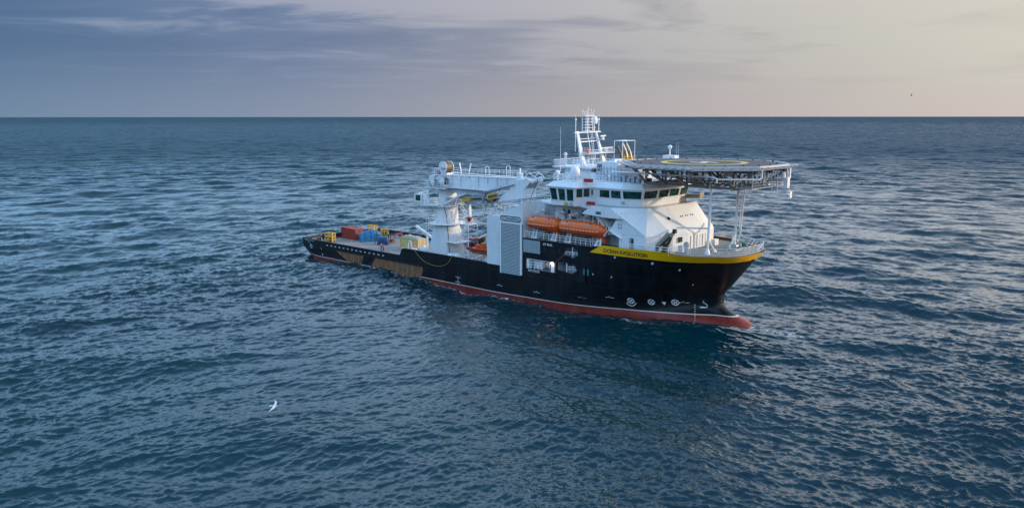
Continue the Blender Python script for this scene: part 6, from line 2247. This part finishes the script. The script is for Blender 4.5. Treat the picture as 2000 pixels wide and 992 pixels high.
# ------------------------------------------------------------------ people
def person(x, y, z, rz, label, top, arm=0.3, name='person', seed=0, stride=.1):
    root = empty(name, (0, 0, 0), 0, label, 'person')
    V_ = [(0, 0, .92), (0, 0, 1.12), (0, 0, 1.38), (0, 0, 1.50), (0, .01, 1.62),
          (-.10, 0, .88), (-.11, stride * .5, .50), (-.11, -stride, .09), (-.11, -stride + .16, .04),
          (.10, 0, .88), (.11, stride, .50), (.11, stride * .8, .09), (.11, stride * .8 + .16, .04),
          (-.20, 0, 1.38), (-.27, .04, 1.12), (-.24, arm, .98 + arm * .3), (.20, 0, 1.38), (.27, .04, 1.12), (.24, arm * .6, .94 + arm * .2)]
    E_ = [(0, 1), (1, 2), (2, 3), (3, 4), (0, 5), (5, 6), (6, 7), (7, 8), (0, 9), (9, 10), (10, 11), (11, 12), (2, 13), (13, 14), (14, 15), (2, 16), (16, 17), (17, 18)]
    rad = [.17, .16, .19, .075, .075, .11, .08, .055, .05, .11, .08, .055, .05, .08, .06, .045, .08, .06, .045]
    me = bpy.data.meshes.new('body')
    me.from_pydata(V_, E_, [])
    o = bpy.data.objects.new('body', me)
    col.objects.link(o)
    sk = o.modifiers.new('skin', 'SKIN')
    for i, r_ in enumerate(rad):
        me.skin_vertices[0].data[i].radius = (r_, r_ * .75)
    me.skin_vertices[0].data[0].use_root = True
    o.modifiers.new('sub', 'SUBSURF').levels = 1
    dg = bpy.context.evaluated_depsgraph_get()
    nm = bpy.data.meshes.new_from_object(o.evaluated_get(dg))
    bpy.data.objects.remove(o)
    nm.name = 'body'
    nm.materials.clear()
    nm.materials.append(MATS[top]); nm.materials.append(MATS['work_dark']); nm.materials.append(MATS['skin'])
    for p in nm.polygons:
        c_ = p.center
        p.material_index = 2 if c_.z > 1.49 else (1 if c_.z < .9 and abs(c_.x) < .22 else 0)
        p.use_smooth = True
    o = bpy.data.objects.new('body', nm)
    col.objects.link(o)
    o.parent = root
    b = MB()
    b.lathe([(.155, 1.64), (.15, 1.72), (.10, 1.80), (.01, 1.83)], (0, 0, 0), 12)
    b.box(-.1, .1, .1, .2, 1.64, 1.67)
    b.build('helmet', 'red_paint' if top == 'work_hiviz' else 'letter_grey', root, smooth=True)
    b = MB(); b.sphere((0, .02, 1.60), .105, 10, 1.2)
    b.box(-.015, .015, .11, .145, 1.57, 1.61); b.box(-.05, -.02, .105, .125, 1.61, 1.625); b.box(.02, .05, .105, .125, 1.61, 1.625)
    b.build('head', 'skin', root, smooth=True)
    root.location = (x, y, z)
    root.rotation_euler.z = rz
    return root


person(-28.2, -7.2, ZD, R(150), 'person in dark working clothes and grey helmet standing at the starboard bulwark', 'work_dark')
person(-27.2, -7.4, ZD, R(200), 'person in orange jacket and red helmet standing at the starboard bulwark', 'work_hiviz', arm=.15)
person(-40.6, 4.6, ZD, R(90), 'person in dark clothes standing behind the bright blue tarpaulin', 'work_dark', arm=.1, stride=.2)

# ------------------------------------------------------------------ rope over the side, deck lamp, cable
rp_ = MB()
pts = [(-12.6, 5.85), (-11.6, 5.0), (-10.4, 4.2), (-8.4, 3.55), (-6.2, 3.35), (-4.2, 3.6), (-2.6, 4.4), (-1.9, 5.2), (-1.5, 5.85)]
fine = []
for i in range(33):
    t_ = -12.6 + 11.1 * i / 32
    fine.append((t_, -11.12, _pchip([p[0] for p in pts], [p[1] for p in pts], t_)))
rp_.path([(-12.9, -10.6, 5.9)] + fine + [(-1.3, -10.6, 5.9)], .055, n=6)
o = rp_.build('mooring_rope', 'rope_yellow', None)
tag(o, 'yellow rope hanging in a loop over the black hull below the crane', 'rope')
part('deck_lamp', lambda b: (b.sphere((23.3, -11.06, 7.5), .17, 10), ), 'lamp_lens', label='lit lamp at the mooring opening')
part('lamp_bracket', lambda b: (b.beam((22.2, -11.0, 7.72), (23.4, -11.06, 7.7), .12), b.tube((21.3, -10.95, 7.0), (22.3, -10.95, 7.72), .05)), 'brown_steel')
w_ = MB(); w_.tube((23.5, -11.06, 7.4), (26.0, -11.06, 9.2), .05)
tag(w_.build('mooring_line', 'brown_steel', None), 'thin brown line running between two openings in the black hull', 'line')
part('stern_pole', lambda b: b.tube((-53.4, -9.9, 4.2), (-56.0, -11.0, 4.0), .09), 'mark_white')
part('stern_gear', lambda b: (b.rail([(-53.0, -9.6, 4.1), (-53.0, -3, 4.1)], .5, 1.0, bars=1, r=.05), b.box(-52.9, -52.0, -3.6, -2.9, 3.1, 4.6), b.tube((-51.4, -6.4, 3.1), (-50.2, -5.2, 5.0), .14), b.tube((-50.2, -5.2, 5.0), (-49.6, -4.6, 3.1), .12)), 'pipe_grey')

# ------------------------------------------------------------------ folding crane on the foredeck
fc = empty('foredeck_crane', (43.6, -8.3, 11.25), 0, 'small beige folding crane with black joints at the corner of the white forward house', 'crane')
FX, FY, FZ = 43.6, -8.3, 11.25
part('crane_post', lambda b: (b.lathe([(.42, FZ), (.36, FZ + .5), (.3, FZ + 1.5)], (FX, FY, 0), 12), b.box(FX - .4, FX + .4, FY - .4, FY + .4, FZ, FZ + .15)), 'letter_black', fc)
part('crane_arm', lambda b: (b.beam((FX - .3, FY, FZ + 1.3), (FX + 1.5, FY + .3, FZ + 3.4), .42, .5), b.beam((FX + 1.5, FY + .3, FZ + 3.4), (FX - .9, FY - .2, FZ + 1.5), .34, .4)), 'crane_beige', fc)
part('crane_arm', lambda b: (b.beam((FX - 1.3, FY - .3, FZ + .9), (FX + .6, FY, FZ + 3.2), .36, .42), b.beam((FX + .2, FY + .3, FZ + .5), (FX + 1.2, FY + .5, FZ + 3.2), .26, .3)), 'crane_beige', fc)
part('crane_ram', lambda b: (b.tube((FX - .9, FY - .3, FZ + .8), (FX + 1.0, FY - .1, FZ + 2.6), .14, n=8), b.tube((FX - .2, FY + .2, FZ + .5), (FX + 1.0, FY + .2, FZ + 2.4), .13, n=8), b.box(FX + 1.3, FX + 1.8, FY, FY + .5, FZ + 3.2, FZ + 3.8), b.box(FX - 1.5, FX - .9, FY - .5, FY, FZ + .3, FZ + 1.0)), 'letter_black', fc)


# ------------------------------------------------------------------ birds
def gull(loc, rz, roll, label, ma, mb_, s=1.0, name='gull', bend=.5, pitch=0.0):
    root = empty(name, (0, 0, 0), 0, label, 'bird')
    b = MB()
    b.lathe([(.004, -.30), (.035, -.22), (.065, -.08), (.07, .04), (.05, .14), (.042, .18), (.045, .22), (.03, .26), (.012, .29), (.004, .335)], (0, 0, 0), 12, 'X')
    b.add([(-.16, -.03, .01), (-.16, .03, .01), (-.42, .08, .01), (-.42, -.08, .01), (-.16, -.03, -.005), (-.16, .03, -.005), (-.42, .08, 0), (-.42, -.08, 0)], [(0, 1, 2, 3), (7, 6, 5, 4), (0, 3, 7, 4), (1, 5, 6, 2), (2, 6, 7, 3)])
    b.build('body', ma, root, smooth=True)
    for s_ in (-1, 1):
        b = MB()
        st = [(0.03, .13, -.10, 0.0), (.22, .17, -.06, .10), (.38, .15, -.03, .15), (.55, .04, -.11, .13), (.70, -.12, -.20, .06), (.80, -.24, -.27, .0)]
        top = []; bot = []
        for (y, xf, xr, z) in st:
            top += [(xf, s_ * y, z * bend + .012), (xr, s_ * y, z * bend)]
            bot += [(xf, s_ * y, z * bend - .006), (xr, s_ * y, z * bend - .006)]
        n_ = len(st)
        vs_ = top + bot
        fs_ = []
        for i in range(n_ - 1):
            a = 2 * i
            fs_ += [(a, a + 1, a + 3, a + 2), (2 * n_ + a + 2, 2 * n_ + a + 3, 2 * n_ + a + 1, 2 * n_ + a), (a, a + 2, 2 * n_ + a + 2, 2 * n_ + a), (a + 1, 2 * n_ + a + 1, 2 * n_ + a + 3, a + 3)]
        fs_.append((2 * n_ - 2, 2 * n_ - 1, 4 * n_ - 1, 4 * n_ - 2))
        b.add(vs_, fs_)
        b.build('wing', mb_, root, smooth=True)
    b = MB(); b.tube((.325, 0, 0), (.385, 0, -.008), .012, .003)
    b.build('beak', 'mark_yellow', root)
    root.scale = (s, s, s)
    root.location = loc
    root.rotation_euler = (roll, pitch, rz)
    return root


FWD = Vector((math.cos(YAW) * math.cos(PITCH), math.sin(YAW) * math.cos(PITCH), -math.sin(PITCH)))
RGT = Vector((math.sin(YAW), -math.cos(YAW), 0))
UPV = RGT.cross(FWD)
g1 = CAM + (FWD + RGT * ((535 - 1000) / FPX) - UPV * ((792 - 496) / FPX)) * 74
gull(g1, YAW - R(96), R(22), 'white gull with bent wings gliding low over open water away from the ship', 'gull_white', 'gull_white', 1.0, bend=.6)
g2 = CAM + (FWD + RGT * ((1780 - 1000) / FPX) - UPV * ((187 - 496) / FPX)) * 330
gull(g2, YAW + R(70), R(-40), 'tiny dark bird flying in the pale sky above the horizon', 'dark_feather', 'dark_feather', 1.3, name='sea_bird')
